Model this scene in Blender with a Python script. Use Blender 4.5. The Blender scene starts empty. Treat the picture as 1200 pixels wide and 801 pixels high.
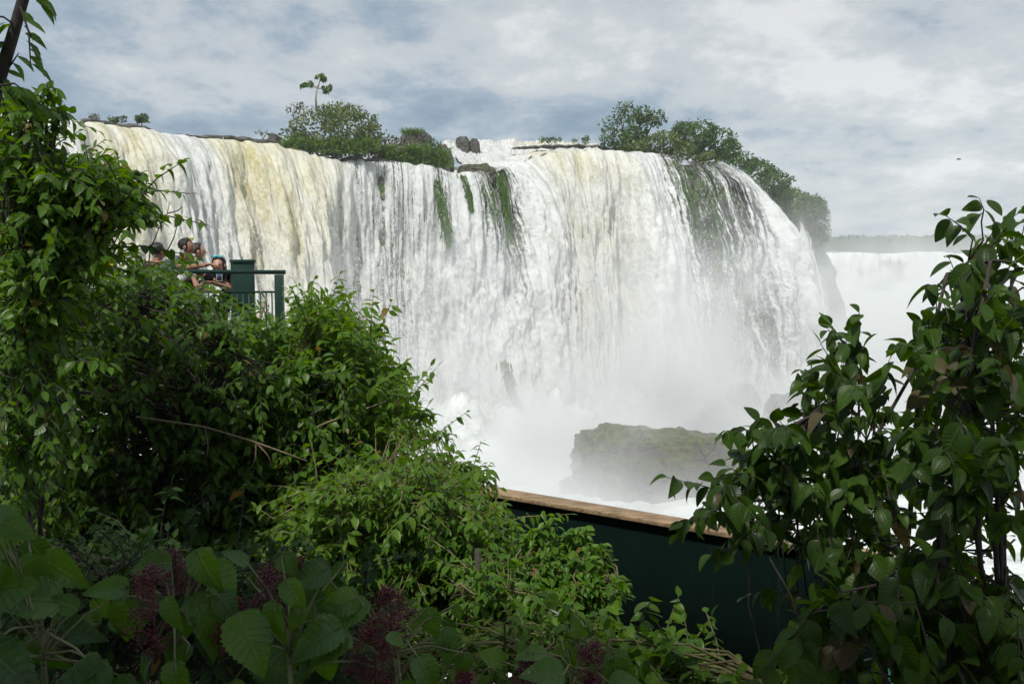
import bpy, math, random
import numpy as np
from mathutils import Vector
R = math.radians
random.seed(7)
C = bpy.context.scene.collection
F = 1200.0                      # focal length in photo pixels
CAMZ = 15.0                     # eye height above the plunge pool
TP = 0.08375                    # tangent of the downward pitch
_p = math.atan(TP)

def P(px, py, Y):
    """world point seen at photo pixel (px, py) at ground distance Y"""
    a = (px - 600) / F; b = (400.5 - py) / F
    dx = a; dy = math.cos(_p) + b * math.sin(_p); dz = -math.sin(_p) + b * math.cos(_p)
    k = Y / dy
    return Vector((dx * k, Y, CAMZ + dz * k))

# ------------------------------------------------------------------ noise
def _h(ix, iy, iz, seed):
    n = (ix * 374761393 + iy * 668265263 + iz * 2147483647 + seed * 974634777) & 0xFFFFFFFF
    n = ((n ^ (n >> 13)) * 1274126177) & 0xFFFFFFFF
    n = (n ^ (n >> 16)) & 0xFFFFFFFF
    return n / 4294967295.0

def vnoise(x, y, z=0.0, seed=0):
    x, y, z = np.broadcast_arrays(np.asarray(x, float), np.asarray(y, float), np.asarray(z, float))
    ix = np.floor(x).astype(np.int64); iy = np.floor(y).astype(np.int64); iz = np.floor(z).astype(np.int64)
    fx, fy, fz = x - ix, y - iy, z - iz
    q = lambda t: t * t * t * (t * (t * 6 - 15) + 10)
    fx, fy, fz = q(fx), q(fy), q(fz)
    def L(a, b, t): return a + (b - a) * t
    r = []
    for dz in (0, 1):
        a = L(_h(ix, iy, iz + dz, seed), _h(ix + 1, iy, iz + dz, seed), fx)
        b = L(_h(ix, iy + 1, iz + dz, seed), _h(ix + 1, iy + 1, iz + dz, seed), fx)
        r.append(L(a, b, fy))
    return L(r[0], r[1], fz) * 2 - 1

def fbm(x, y, z=0.0, o=5, g=0.5, seed=0):
    s = 0; a = 1; t = 0; f = 1
    for k in range(o):
        s = s + a * vnoise(np.asarray(x) * f, np.asarray(y) * f, np.asarray(z) * f, seed + k * 17)
        t += a; a *= g; f *= 2.03
    return s / t

# ------------------------------------------------------------------ objects
def tag(o, label=None, cat=None, group=None, kind=None):
    if label: o['label'] = label
    if cat: o['category'] = cat
    if group: o['group'] = group
    if kind: o['kind'] = kind
    return o

def empty(name, loc, label, cat, group=None, rz=0):
    o = bpy.data.objects.new(name, None); C.objects.link(o)
    o.location = loc; o.rotation_euler = (0, 0, rz); o.empty_display_size = .2
    return tag(o, label, cat, group)

def mesh_obj(name, V, Fc, mat=None, parent=None, smooth=True, attrs=None, loc=None, uv=None):
    """V (n,3) world coordinates; Fc (m,3|4) or list of such arrays; one mesh object"""
    V = np.asarray(V, np.float32)
    if not isinstance(Fc, (list, tuple)): Fc = [Fc]
    Fc = [np.asarray(f, np.int32) for f in Fc if len(f)]
    me = bpy.data.meshes.new(name)
    off = np.array(loc if loc is not None else (parent.location if parent is not None and loc is None else (0, 0, 0)), np.float32)
    me.vertices.add(len(V)); me.vertices.foreach_set('co', (V - off).ravel())
    loops = np.concatenate([f.ravel() for f in Fc])
    tot = np.concatenate([np.full(len(f), f.shape[1], np.int32) for f in Fc])
    st = np.concatenate([[0], np.cumsum(tot)[:-1]]).astype(np.int32)
    me.loops.add(len(loops)); me.loops.foreach_set('vertex_index', loops.astype(np.int32))
    me.polygons.add(len(tot)); me.polygons.foreach_set('loop_start', st); me.polygons.foreach_set('loop_total', tot)
    me.update(calc_edges=True)
    if smooth: me.polygons.foreach_set('use_smooth', np.ones(len(tot), bool))
    for k, a in (attrs or {}).items():
        a = np.asarray(a, np.float32)
        if a.ndim == 1:
            at = me.attributes.new(k, 'FLOAT', 'POINT'); at.data.foreach_set('value', a)
        else:
            at = me.attributes.new(k, 'FLOAT_VECTOR', 'POINT'); at.data.foreach_set('vector', a.ravel())
    me.validate()
    o = bpy.data.objects.new(name, me); C.objects.link(o)
    if mat: me.materials.append(mat)
    if parent is not None: o.parent = parent
    elif loc is not None: o.location = loc
    return o

def grid_faces(nr, nc, close=False):
    i = np.arange(nr - 1)[:, None]; j = np.arange(nc if close else nc - 1)[None, :]
    a = i * nc + j; b = i * nc + (j + 1) % nc
    return np.stack([a, b, b + nc, a + nc], -1).reshape(-1, 4)

class MB:
    """collects simple solids into one mesh"""
    def __init__(s): s.V = []; s.Q = []; s.T = []; s.n = 0
    def add(s, V, Q=None, T=None):
        V = np.asarray(V, float).reshape(-1, 3)
        if Q is not None and len(Q): s.Q.append(np.asarray(Q) + s.n)
        if T is not None and len(T): s.T.append(np.asarray(T) + s.n)
        s.V.append(V); s.n += len(V)
    def box(s, c, size, rot=None):
        x, y, z = [v / 2 for v in size]
        v = np.array([(-x,-y,-z),(x,-y,-z),(x,y,-z),(-x,y,-z),(-x,-y,z),(x,-y,z),(x,y,z),(-x,y,z)])
        if rot is not None: v = v @ np.array(rot).T
        s.add(v + np.array(c), [(3,2,1,0),(4,5,6,7),(0,1,5,4),(1,2,6,5),(2,3,7,6),(3,0,4,7)])
    def tube(s, pts, rad, n=6, cap=True):
        pts = [np.array(p, float) for p in pts]
        if not hasattr(rad, '__len__'): rad = [rad] * len(pts)
        V = []; u = None
        for i, p in enumerate(pts):
            t = pts[min(i + 1, len(pts) - 1)] - pts[max(i - 1, 0)]
            t = t / (np.linalg.norm(t) + 1e-9)
            if u is None: u = np.cross(t, (0, 0, 1) if abs(t[2]) < .9 else (1, 0, 0))
            u = u - t * np.dot(u, t); u /= np.linalg.norm(u) + 1e-9
            w = np.cross(t, u)
            for k in range(n):
                a = 2 * math.pi * k / n
                V.append(p + rad[i] * (math.cos(a) * u + math.sin(a) * w))
        Q = grid_faces(len(pts), n, True)
        T = []
        if cap:
            V.append(pts[0]); V.append(pts[-1]); b0 = len(V) - 2; m = (len(pts) - 1) * n
            T = [(b0, (k + 1) % n, k) for k in range(n)] + [(b0 + 1, m + k, m + (k + 1) % n) for k in range(n)]
        s.add(V, Q, T)
    def build(s, name, mat, parent=None, smooth=False, loc=None, bevel=0, attrs=None):
        fc = []
        if s.Q: fc.append(np.concatenate(s.Q))
        if s.T: fc.append(np.concatenate(s.T))
        o = mesh_obj(name, np.concatenate(s.V), fc, mat, parent, smooth, attrs, loc)
        if bevel:
            m = o.modifiers.new('b', 'BEVEL'); m.width = bevel; m.segments = 2; m.limit_method = 'ANGLE'
        return o

# ------------------------------------------------------------------ node helper
class NT:
    def __init__(s, name, disp=False):
        s.m = bpy.data.materials.new(name); s.m.use_nodes = True
        s.t = s.m.node_tree; s.t.nodes.clear()
        s.out = s.t.nodes.new('ShaderNodeOutputMaterial')
    def n(s, typ, **kw):
        nd = s.t.nodes.new('ShaderNode' + typ)
        for k, v in kw.items():
            if k.startswith('i_'):
                key = k[2:]
                key = int(key) if key.isdigit() else key.replace('_', ' ')
                s.set(nd.inputs[key], v)
            else: setattr(nd, k, v)
        return nd
    def set(s, sock, v):
        if isinstance(v, bpy.types.NodeSocket): s.t.links.new(v, sock)
        elif isinstance(v, bpy.types.Node): s.t.links.new(v.outputs[0], sock)
        else: sock.default_value = v
    def math(s, op, a, b=0.0, c=0.0, clamp=False):
        nd = s.t.nodes.new('ShaderNodeMath'); nd.operation = op; nd.use_clamp = clamp
        s.set(nd.inputs[0], a); s.set(nd.inputs[1], b); s.set(nd.inputs[2], c); return nd.outputs[0]
    def mapr(s, v, a, b, c=0.0, d=1.0, smooth=True):
        nd = s.t.nodes.new('ShaderNodeMapRange')
        if smooth: nd.interpolation_type = 'SMOOTHSTEP'
        for k, x in enumerate((v, a, b, c, d)): s.set(nd.inputs[k], x)
        return nd.outputs[0]
    def mix(s, f, a, b):
        nd = s.t.nodes.new('ShaderNodeMix'); nd.data_type = 'RGBA'
        s.set(nd.inputs[0], f); s.set(nd.inputs[6], a); s.set(nd.inputs[7], b); return nd.outputs[2]
    def noise(s, vec, scale, detail=4, rough=.55, dist=0.0):
        nd = s.n('TexNoise', i_Scale=scale, i_Detail=detail, i_Roughness=rough, i_Distortion=dist)
        if vec is not None: s.set(nd.inputs['Vector'], vec)
        return nd.outputs[0]
    def vscale(s, vec, sc, off=(0, 0, 0)):
        nd = s.n('Mapping'); s.set(nd.inputs[0], vec); nd.inputs[3].default_value = sc; nd.inputs[1].default_value = off
        return nd.outputs[0]
    def attr(s, name): return s.n('Attribute', attribute_name=name)
    def bump(s, h, strength, dist):
        return s.n('Bump', i_Height=h, i_Strength=strength, i_Distance=dist).outputs[0]
    def surf(s, sh): s.set(s.out.inputs[0], sh); return s.m

def rgb(r, g, b): return (r, g, b, 1.0)

def simple(name, col, rough=.6, metal=0.0, var=.25, scale=6, bump=.2, spec=.5):
    t = NT(name); co = t.n('TexCoord').outputs['Object']
    n = t.noise(co, scale, 6, .6)
    c = t.mix(t.mapr(n, .3, .7), rgb(*[x * (1 - var) for x in col]), rgb(*[min(1, x * (1 + var)) for x in col]))
    b = t.n('BsdfPrincipled', i_Base_Color=c, i_Roughness=rough, i_Metallic=metal, i_Normal=t.bump(n, bump, .02))
    b.inputs['Specular IOR Level'].default_value = spec
    return t.surf(b)
# ================================================================== camera, light, sky
cam_d = bpy.data.cameras.new('camera'); cam = bpy.data.objects.new('camera', cam_d); C.objects.link(cam)
cam.location = (0, 0, CAMZ); cam.rotation_euler = (R(90) - _p, 0, 0)
cam_d.lens = 36; cam_d.sensor_width = 36; cam_d.clip_start = .05; cam_d.clip_end = 6000
S = bpy.context.scene; S.camera = cam

SUN_EL, SUN_AZ = 58, 205         # degrees; azimuth clockwise from +Y: from behind, slightly left
sun_d = bpy.data.lights.new('sun', 'SUN'); sun = bpy.data.objects.new('sun', sun_d); C.objects.link(sun)
sun_d.energy = 4.2; sun_d.angle = R(4); sun_d.color = (1, .965, .90)
sd = Vector((math.sin(R(SUN_AZ)) * math.cos(R(SUN_EL)), math.cos(R(SUN_AZ)) * math.cos(R(SUN_EL)), math.sin(R(SUN_EL))))
sun.rotation_euler = sd.to_track_quat('Z', 'Y').to_euler(); sun.location = (0, 0, 60)

w = bpy.data.worlds.new('World'); S.world = w; w.use_nodes = True
class WT(NT):
    def __init__(s): s.t = w.node_tree; s.t.nodes.clear(); s.out = s.t.nodes.new('ShaderNodeOutputWorld')
t = WT()
sky = t.n('TexSky'); sky.sky_type = 'NISHITA'; sky.sun_disc = False
sky.sun_elevation = R(SUN_EL); sky.sun_rotation = R(SUN_AZ)
co = t.n('TexCoord').outputs['Generated']
sep = t.n('SeparateXYZ'); t.set(sep.inputs[0], co)
# direction projected on a cloud layer: flattens towards the horizon as real stratocumulus does
zz = t.math('ADD', t.math('MAXIMUM', sep.outputs[2], 0.0), .26)
cx = t.math('DIVIDE', sep.outputs[0], zz); cy = t.math('DIVIDE', sep.outputs[1], zz)
cmb = t.n('CombineXYZ'); t.set(cmb.inputs[0], cx); t.set(cmb.inputs[1], cy)
uvw = t.vscale(cmb.outputs[0], (1, 1, 1), (5.4, 3.9, 0))
n1 = t.noise(uvw, 1.35, 8, .58, .25)
n2 = t.noise(t.vscale(uvw, (1.25, 1, 1), (7.3, 2.2, 4)), 2.8, 8, .66, .1)
n3 = t.noise(t.vscale(uvw, (1, 1, 1), (1.3, 9.2, 2)), .33, 3, .5)
side = t.mapr(sep.outputs[0], -.45, .40, -.012, .06, False)
body = t.math('ADD', t.math('ADD', t.math('MULTIPLY', n1, .54), t.math('MULTIPLY', n2, .46)), t.math('MULTIPLY', t.math('SUBTRACT', n3, .5), .22))
body = t.math('ADD', body, side)
cloud = t.n('ValToRGB'); t.set(cloud.inputs[0], body)
e = cloud.color_ramp.elements
e[0].position = .40; e[0].color = rgb(.20, .305, .44)
e[1].position = .66; e[1].color = rgb(.88, .90, .90)
for p_, c_ in ((.44, (.27, .365, .475)), (.50, (.38, .475, .57)), (.55, (.585, .64, .685)), (.60, (.68, .72, .74))):
    k = cloud.color_ramp.elements.new(p_); k.color = rgb(*c_)
lift = t.mapr(sep.outputs[2], 0.02, .30, 1.08, 1.0)
cl = t.n('VectorMath', operation='SCALE'); t.set(cl.inputs[0], cloud.outputs[0]); t.set(cl.inputs['Scale'], t.math('MULTIPLY', lift, 9.0))
mixc = t.mix(.90, sky.outputs[0], cl.outputs[0])
bg = t.n('Background', i_Color=mixc, i_Strength=.1)
t.set(t.out.inputs[0], bg)

V_ = S.view_settings; V_.view_transform = 'Standard'; V_.look = 'None'; V_.gamma = 1; V_.exposure = 0; V_.use_curve_mapping = False
cy_ = S.cycles
cy_.max_bounces = 8; cy_.diffuse_bounces = 3; cy_.glossy_bounces = 2; cy_.transmission_bounces = 4
cy_.transparent_max_bounces = 16; cy_.volume_bounces = 2
cy_.use_denoising = True; cy_.use_adaptive_sampling = True; cy_.adaptive_threshold = .025; cy_.caustics_reflective = False; cy_.caustics_refractive = False
cy_.volume_step_rate = 1.0; cy_.volume_max_steps = 64

# ================================================================== falls
LIP = [ # px, py, Y, outflow speed m/s
 (-260,112,64,3.6),(-60,128,70,3.6),(75,140,76,3.6),(160,152,80,3.4),(240,161,84,4.2),(330,168,88,3.8),(385,182,90,3.4),(450,188,91.5,2.7),
 (540,198,93,2.4),(590,196,95,2.8),(622,182,97.5,3.6),(655,173,99,4.2),(700,174,100,4.2),(760,179,101,3.4),(800,187,103.5,2.3),(828,190,106,3.2),
 (840,192,107.5,4.6),(844,194,110,5.0),(846,197,114,5.0),(847,201,120,4.8)]
lp = np.array([list(P(a, b, c)) + [d, a] for a, b, c, d in LIP])
seg = np.r_[0, np.cumsum(np.hypot(np.diff(lp[:, 0]), np.diff(lp[:, 1])))]
def spline(tt, xs, ys):
    # Catmull-Rom through (xs, ys)
    i = np.clip(np.searchsorted(xs, tt, side='right') - 1, 0, len(xs) - 2)
    h = xs[i + 1] - xs[i]; u = (tt - xs[i]) / h
    m = np.gradient(ys, xs)
    return ((2*u**3 - 3*u**2 + 1) * ys[i] + (u**3 - 2*u**2 + u) * h * m[i] + (-2*u**3 + 3*u**2) * ys[i+1] + (u**3 - u**2) * h * m[i+1])
NS = 1150
sv = np.linspace(0, seg[-1], NS)
lx, ly, lz, lv, lpx = [spline(sv, seg, lp[:, k]) for k in range(5)]
lpx = np.interp(sv, seg, lp[:, 4])
def smooth1(a, k):
    ker = np.hanning(k); ker /= ker.sum(); return np.convolve(np.pad(a, (k // 2, k // 2), 'edge'), ker, 'same')[k // 2: k // 2 + len(a)]
wig = fbm(sv * .16, 3.3, 0, 4, .55, 5)
tx = smooth1(np.gradient(lx), 61); ty = smooth1(np.gradient(ly), 61); tl = np.hypot(tx, ty); tx /= tl; ty /= tl
nx, ny = ty, -tx                       # towards the viewer / right
lx = lx + nx * wig * 1.1; ly = ly + ny * wig * 1.1; lz = lz + fbm(sv * .3, 9.1, 0, 5, .62, 8) * .55 - .35 * np.clip(fbm(sv * .9, 2.1, 0, 3, .6, 12), 0, 1)

def bumpf(x, a, b, soft): return 1 / (1 + np.exp(-(x - a) / soft)) * 1 / (1 + np.exp((x - b) / soft))
def lipmap(v):                         # how much water goes over the lip, by place; v = metres fallen
    x = lpx[None, :] + 5 * fbm(sv * .5, 1.1, 0, 3)[None, :] + 6 * fbm(sv[None, :] * .3, v * .1, 0, 2, .5, 44)
    d = np.full((len(v), NS), 1.0)
    d -= .40 * bumpf(x, 392, 508, 8)
    d -= .52 * bumpf(x, 506, 524, 3) * np.clip(1.5 - v / 9, 0, 1)
    d -= .14 * bumpf(x, 436, 476, 9)
    d -= .55 * bumpf(x, 543, 592, 4) * np.clip(1.35 - v / 13, .25, 1)
    d -= .28 * bumpf(x, 560, 585, 5)
    d -= .25 * bumpf(x, 592, 618, 5)
    d -= .32 * bumpf(x, 738, 766, 5)
    d -= .66 * bumpf(x, 766, 840, 5)
    d -= .16 * bumpf(x, 770, 800, 4)
    d -= .12 * bumpf(x, 80, 345, 8)
    return np.clip(d, .05, 1.0)
def yelmap(v):
    x = lpx[None, :] + 6 * fbm(sv * .4, 7.1, 0, 3)[None, :] + 0 * v
    y = .95 * bumpf(x, 88, 170, 8) * np.clip(1.25 - v / 14, .15, 1) + 1.0 * bumpf(x, 240, 345, 10) * np.clip(1.2 - v / 17, .18, 1)
    y += .55 * bumpf(x, 345, 395, 10) * np.clip(1.1 - v / 20, .1, 1)
    y += 1.0 * bumpf(x, 662, 682, 2.5) * np.clip(1.3 - v / 3.5, 0, 1) + .7 * bumpf(x, 625, 655, 6) * np.clip(1.3 - v / 3, 0, 1) + .5 * bumpf(x, 690, 735, 6) * np.clip(1.3 - v / 4, 0, 1)
    y += .38 * bumpf(x, 618, 720, 14) * np.clip(v / 8, 0, 1) * np.clip(2.2 - v / 12, 0, 1)
    y *= .75 + .5 * fbm(sv[None, :] * .8, v * .12, 0, 4, .6, 71)
    return np.clip(y, 0, 1)

def curtain(name, mat, vk=1.0, back=0.0, amp=1.0, seed=0, top=0.0, NR=190, rock=False, cols=slice(None)):
    Htop = 3.0 if not rock else 6.0
    base = -1.0
    x0, y0, z0, v0 = lx[cols], ly[cols], lz[cols], lv[cols] * vk
    n_x, n_y = nx[cols], ny[cols]; s = sv[cols]; M = len(s)
    q = np.linspace(0, 1, NR)
    pre = q < .06
    drop = np.clip((q - .06) / .94, 0, 1)[:, None] ** 1.15
    H = (z0 - base)[None, :]
    fall = drop * H
    tt = np.sqrt(2 * fall / 9.81)
    hor = v0[None, :] * tt
    up = np.where(pre, (1 - q / .06), 0)[:, None]
    hor = hor - up * Htop
    # the water rounds over the lip
    zc = z0[None, :] - fall + up * .25 * (0 if rock else 1) - top
    hor = hor - back
    fl = fall + hor * .15
    if rock:
        d = 1.5 * fbm(s[None, :] * .22, fall * .22, 0, 5, .55, seed) + .45 * np.abs(fbm(s[None, :] * 1.1, fall * 1.6, 0, 4, .6, seed + 3))
        d = d * np.clip(fall / 2, .25, 1)
    else:
        st = fbm(s[None, :] * .55, fall * .07, 0, 4, .55, seed)
        cl = fbm(s[None, :] * 1.0 + .4 * st, fall * .26, 0, 5, .62, seed + 31)
        fi = fbm(s[None, :] * 3.4, fall * .9, 0, 4, .65, seed + 55)
        grow = np.clip(.25 + fall / 9, 0, 1.35)
        d = amp * (st * 2.1 + 3.4 * (fbm(s[None, :] * .17, fall * .02, 0, 2, .5, seed + 77)) * np.clip(fall / 8, 0, 1) + cl * .60 * grow + fi * .20 * grow) * np.clip(.3 + fall / 3, 0, 1)
        zc = zc + fi * .12 * np.clip(fall, 0, 1)
    X = x0[None, :] + n_x[None, :] * (hor + d)
    Yy = y0[None, :] + n_y[None, :] * (hor + d)
    V = np.stack([X, Yy, zc + 0 * X], -1).reshape(-1, 3)
    fm = fall.mean(1)[:, None]
    attrs = dict(cuv=np.stack([np.broadcast_to(s[None, :], X.shape), np.broadcast_to(fall - up * Htop, X.shape), 0 * X], -1).reshape(-1, 3),
                 dens=lipmap(fm)[:, cols].ravel(), yel=yelmap(fm)[:, cols].ravel())
    return mesh_obj(name, V, grid_faces(NR, M), mat, attrs=attrs)

def water_mat(name, outer=False):
    t = NT(name)
    uv = t.attr('cuv').outputs['Vector']; dens = t.attr('dens').outputs['Fac']; yel = t.attr('yel').outputs['Fac']
    warp = t.n('VectorMath', operation='SCALE'); 
    nw = t.n('TexNoise', i_Scale=.5, i_Detail=3.0); t.set(nw.inputs['Vector'], uv); t.set(warp.inputs[0], nw.outputs['Color']); warp.inputs['Scale'].default_value = .3
    add = t.n('VectorMath', operation='ADD'); t.set(add.inputs[0], uv); t.set(add.inputs[1], warp.outputs[0]); wv = add.outputs[0]
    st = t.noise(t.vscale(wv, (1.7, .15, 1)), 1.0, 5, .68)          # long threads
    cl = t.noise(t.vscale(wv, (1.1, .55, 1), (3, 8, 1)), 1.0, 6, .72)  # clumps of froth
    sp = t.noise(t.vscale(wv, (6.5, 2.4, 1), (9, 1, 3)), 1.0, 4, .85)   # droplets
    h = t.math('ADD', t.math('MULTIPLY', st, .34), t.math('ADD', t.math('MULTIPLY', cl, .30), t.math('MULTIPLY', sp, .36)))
    th_ = t.noise(t.vscale(wv, (5.5, .13, 1), (2, 5, 1)), 1.0, 4, .7)
    ha = t.math('ADD', t.math('MULTIPLY', th_, .5), t.math('ADD', t.math('MULTIPLY', st, .22), t.math('MULTIPLY', sp, .28)))
    # opacity: threads break up where little water flows
    th = t.mapr(dens, 0.0, 1.0, .66 if not outer else .72, .22 if not outer else .42, False)
    al = t.mapr(ha, t.math('SUBTRACT', th, .035), t.math('ADD', th, .085))
    al = t.math('MULTIPLY', al, .97 if not outer else .8)
    white = t.mix(t.mapr(h, .40, .53), rgb(.60, .62, .595), rgb(.93, .935, .915))  # grey end is thinner froth plus painted froth shadow
    amber = t.mix(t.mapr(h, .40, .58), rgb(.60, .50, .18), rgb(.92, .87, .58))
    ym = t.math('MULTIPLY', yel, t.mapr(cl, .66, .40, .72, 1.0), clamp=True)
    col = t.mix(ym, white, amber)
    nrm = t.bump(h, .9, .55)
    b = t.n('BsdfPrincipled', i_Base_Color=col, i_Roughness=.55, i_Normal=nrm)
    b.inputs['Specular IOR Level'].default_value = .25
    tr = t.n('BsdfTranslucent', i_Color=col, i_Normal=nrm)
    m1 = t.n('MixShader', i_Fac=.22); t.set(m1.inputs[1], b); t.set(m1.inputs[2], tr)
    m2 = t.n('MixShader'); t.set(m2.inputs[0], al); t.set(m2.inputs[1], t.n('BsdfTransparent')); t.set(m2.inputs[2], m1)
    return t.surf(m2)

def rock_mat(name, moss=.5, dark=(.035, .032, .03), light=(.11, .10, .09), uv=False):
    t = NT(name)
    co = t.n('TexCoord').outputs['Object'] if not uv else t.attr('cuv').outputs['Vector']
    n = t.noise(co, .9, 5, .62); n2 = t.noise(t.vscale(co, (1, 1, 2.4)), 3.0, 5, .65); ms = t.noise(co, .55, 4, .6)
    c = t.mix(t.mapr(t.math('ADD', t.math('MULTIPLY', n, .5), t.math('MULTIPLY', n2, .5)), .38, .62), rgb(*dark), rgb(*light))
    green = t.mix(n2, rgb(.035, .07, .012), rgb(.10, .16, .035))
    c = t.mix(t.mapr(ms, .62 - moss * .3, .72 - moss * .3), c, green)
    b = t.n('BsdfPrincipled', i_Base_Color=c, i_Roughness=.5, i_Normal=t.bump(t.math('ADD', n, n2), .8, .25))
    return t.surf(b)

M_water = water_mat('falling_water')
M_cliff = rock_mat('wet_basalt', .62, (.05, .045, .045), (.17, .155, .15))
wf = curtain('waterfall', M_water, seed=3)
tag(wf, 'wide white and amber curtain of water dropping over the cliff', 'waterfall', kind='structure')
cf = curtain('cliff', M_cliff, vk=.72, back=.9, seed=11, top=.16, NR=110, rock=True)
tag(cf, kind='structure')

# plunge pool: churned white water
xs = np.concatenate([np.linspace(-110, -45, 60), np.linspace(-44.6, 60, 420), np.linspace(62, 420, 90)]); ys = np.concatenate([np.linspace(14, 130, 460), np.linspace(132, 700, 90)])
GX, GY = np.meshgrid(xs, ys)
GZ = .45 * fbm(GX * .16, GY * .22, 0, 4, .55, 4) + .35 * np.abs(fbm(GX * .5, GY * .7, 0, 4, .6, 6))
foot = np.interp(GX, lx[np.argsort(lx)], (ly + 0)[np.argsort(lx)])
near = np.exp(-((foot - 9 - GY) / 7.0) ** 2) * (GX < 30)
GZ += near * (1.0 + 3.8 * np.abs(fbm(GX * .25, GY * .25, 0, 6, .7, 16)) ** .8) + near * .5 * fbm(GX * 1.3, GY * 1.3, 0, 3, .6, 17)
t = NT('foaming_water'); co = t.n('TexCoord').outputs['Object']
a = t.noise(t.vscale(co, (.55, 1, 1)), .35, 6, .68, .6); b_ = t.noise(co, 2.5, 5, .7)
h = t.math('ADD', t.math('MULTIPLY', a, .6), t.math('MULTIPLY', b_, .4))
col = t.mix(t.mapr(h, .36, .56), rgb(.36, .40, .37), rgb(.74, .76, .745))
pool = mesh_obj('plunge_pool_water', np.stack([GX, GY, GZ], -1).reshape(-1, 3), grid_faces(len(ys), len(xs)),
     t.surf(t.n('BsdfPrincipled', i_Base_Color=col, i_Roughness=.45, i_Normal=t.bump(h, .8, .4))))
tag(pool, kind='structure')

# upper river and plateau behind the lip (real ground that carries the shrubs)
back = []
for k, dd in enumerate((2.6, 6, 14, 40, 120, 400)):
    z = lz - .25 + .02 * dd ** .8 - (0.15 if k == 0 else 0)
    X = lx[::8] - nx[::8] * min(dd, 14) ; Y = ly[::8] - ny[::8] * min(dd, 14) + max(dd - 14, 0); X = X - max(dd - 14, 0) * .25
    back.append(np.stack([X, Y, z[::8] + .12 * fbm(X * .3, Y * .3, 0, 3)], -1))
back = np.array(back)
t = NT('upper_river_water'); co = t.n('TexCoord').outputs['Object']; h = t.noise(t.vscale(co, (1, 1, 1)), .8, 8, .65)
river = mesh_obj('upper_river', back.reshape(-1, 3), grid_faces(back.shape[0], back.shape[1]),
   t.surf(t.n('BsdfPrincipled', i_Base_Color=t.mix(t.mapr(h, .4, .6), rgb(.16, .15, .08), rgb(.7, .7, .62)), i_Roughness=.2, i_Normal=t.bump(h, .5, .2))))
tag(river, kind='structure')

# headland to the right of the falls: cliff going away from the viewer
HL = [(872,203,114),(884,207,126),(900,216,140),(918,226,152),(936,240,164),(955,250,176),(966,256,190),(960,258,215),(930,262,260)]
hp = np.array([list(P(*a)) for a in HL]); hs = np.r_[0, np.cumsum(np.hypot(np.diff(hp[:, 0]), np.diff(hp[:, 1])))]
hv = np.linspace(0, hs[-1], 160); hx, hy, hz = [spline(hv, hs, hp[:, k]) for k in range(3)]
dx_, dy_ = np.gradient(hx), np.gradient(hy); l_ = np.hypot(dx_, dy_); hnx, hny = smooth1(dy_ / l_, 15), smooth1(-dx_ / l_, 15)
rows = []
for q in np.linspace(0, 1, 60):
    H = hz + 1; drop = q * H
    off = -6 * max(0, 1 - q / .05) + 5.0 * q ** 1.2 + 1.4 * fbm(hv * .2, drop * .2, 0, 5, .6, 21) - 1.2 * np.exp(-((q - .22) / .1) ** 2)
    rows.append(np.stack([hx + hnx * off, hy + hny * off, hz - drop + (.0 if q else .4)], -1))
rows = [np.stack([hx - 40 - 0 * hv, hy + 30, hz + .5], -1)] + rows
rows = np.array(rows)
hl = mesh_obj('headland', rows.reshape(-1, 3), grid_faces(rows.shape[0], rows.shape[1]), rock_mat('headland_rock', .8))
tag(hl, kind='structure')

# far plateau with the second wide fall
FY = 430
fx = np.linspace(60, 420, 500)
fy = FY + 18 * fbm(fx * .02, 0.5, 0, 4, .5, 9) + .10 * (fx - 60)
fz = np.full(500, P(1000, 296, FY).z) + 1.3 * fbm(fx * .05, 4.2, 0, 5, .65, 19)
q = np.linspace(0, 1, 70)[:, None]
fall = q * (fz[None, :] + 1)
dd = 3.2 * np.sqrt(np.maximum(0, 2 * fall / 9.81)) + 1.8 * fbm(fx[None, :] * .2, fall * .06, 0, 5, .6, 29)
V = np.stack([fx[None, :] + 0 * q, fy[None, :] - dd, fz[None, :] - fall], -1)
fdens = np.clip(.80 - .8 * np.clip(fbm(fx[None] * .05, fall * .06, 0, 3, .6, 66) * 1.6 + .25 - (fx[None] - 140) * .006, 0, 1) * np.clip(fall / 3, 0, 1), 0.1, 1)
M_far = water_mat('far_falling_water')
ff = mesh_obj('distant_waterfall', V.reshape(-1, 3), grid_faces(70, 500), M_far,
   attrs=dict(cuv=np.stack([fx[None, :] * .5 + 0 * q, fall * .5, 0 * V[..., 0]], -1).reshape(-1, 3), dens=fdens.ravel(), yel=0 * fdens.ravel()))
tag(ff, 'hazy white second waterfall far down the gorge under the forest', 'waterfall', kind='structure')
pr = np.array([np.stack([fx, fy + 1.2, 0 * fz - 1], -1), np.stack([fx, fy + 1.2, fz - .1], -1), np.stack([fx, fy + 30, fz + .2], -1), np.stack([fx * 1.3, fy * 0 + 1180, fz + 1], -1)])
fp = mesh_obj('far_plateau', pr.reshape(-1, 3), grid_faces(4, 500), simple('far_ground', (.05, .055, .03), .9, scale=.05)); tag(fp, kind='structure')

# ================================================================== air
def volume_box(name, lo, hi, mat, label=None):
    m = MB(); lo, hi = np.array(lo, float), np.array(hi, float)
    m.box((lo + hi) / 2, hi - lo); o = m.build(name, mat, loc=tuple((lo + hi) / 2)); tag(o, label, None, kind='stuff'); return o
t = NT('hazy_air'); t.set(t.out.inputs[1], t.n('VolumePrincipled', i_Color=rgb(.92, .95, .98), i_Density=.00034)); t.m.cycles.homogeneous_volume = True
volume_box('haze', (-330, -45, -3), (640, 1240, 62), t.m)

t = NT('spray_mist'); 
co = t.n('TexCoord').outputs['Object']; g = t.n('NewGeometry').outputs['Position']
sp = t.n('SeparateXYZ'); t.set(sp.inputs[0], g); X, Y, Z = sp.outputs
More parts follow.
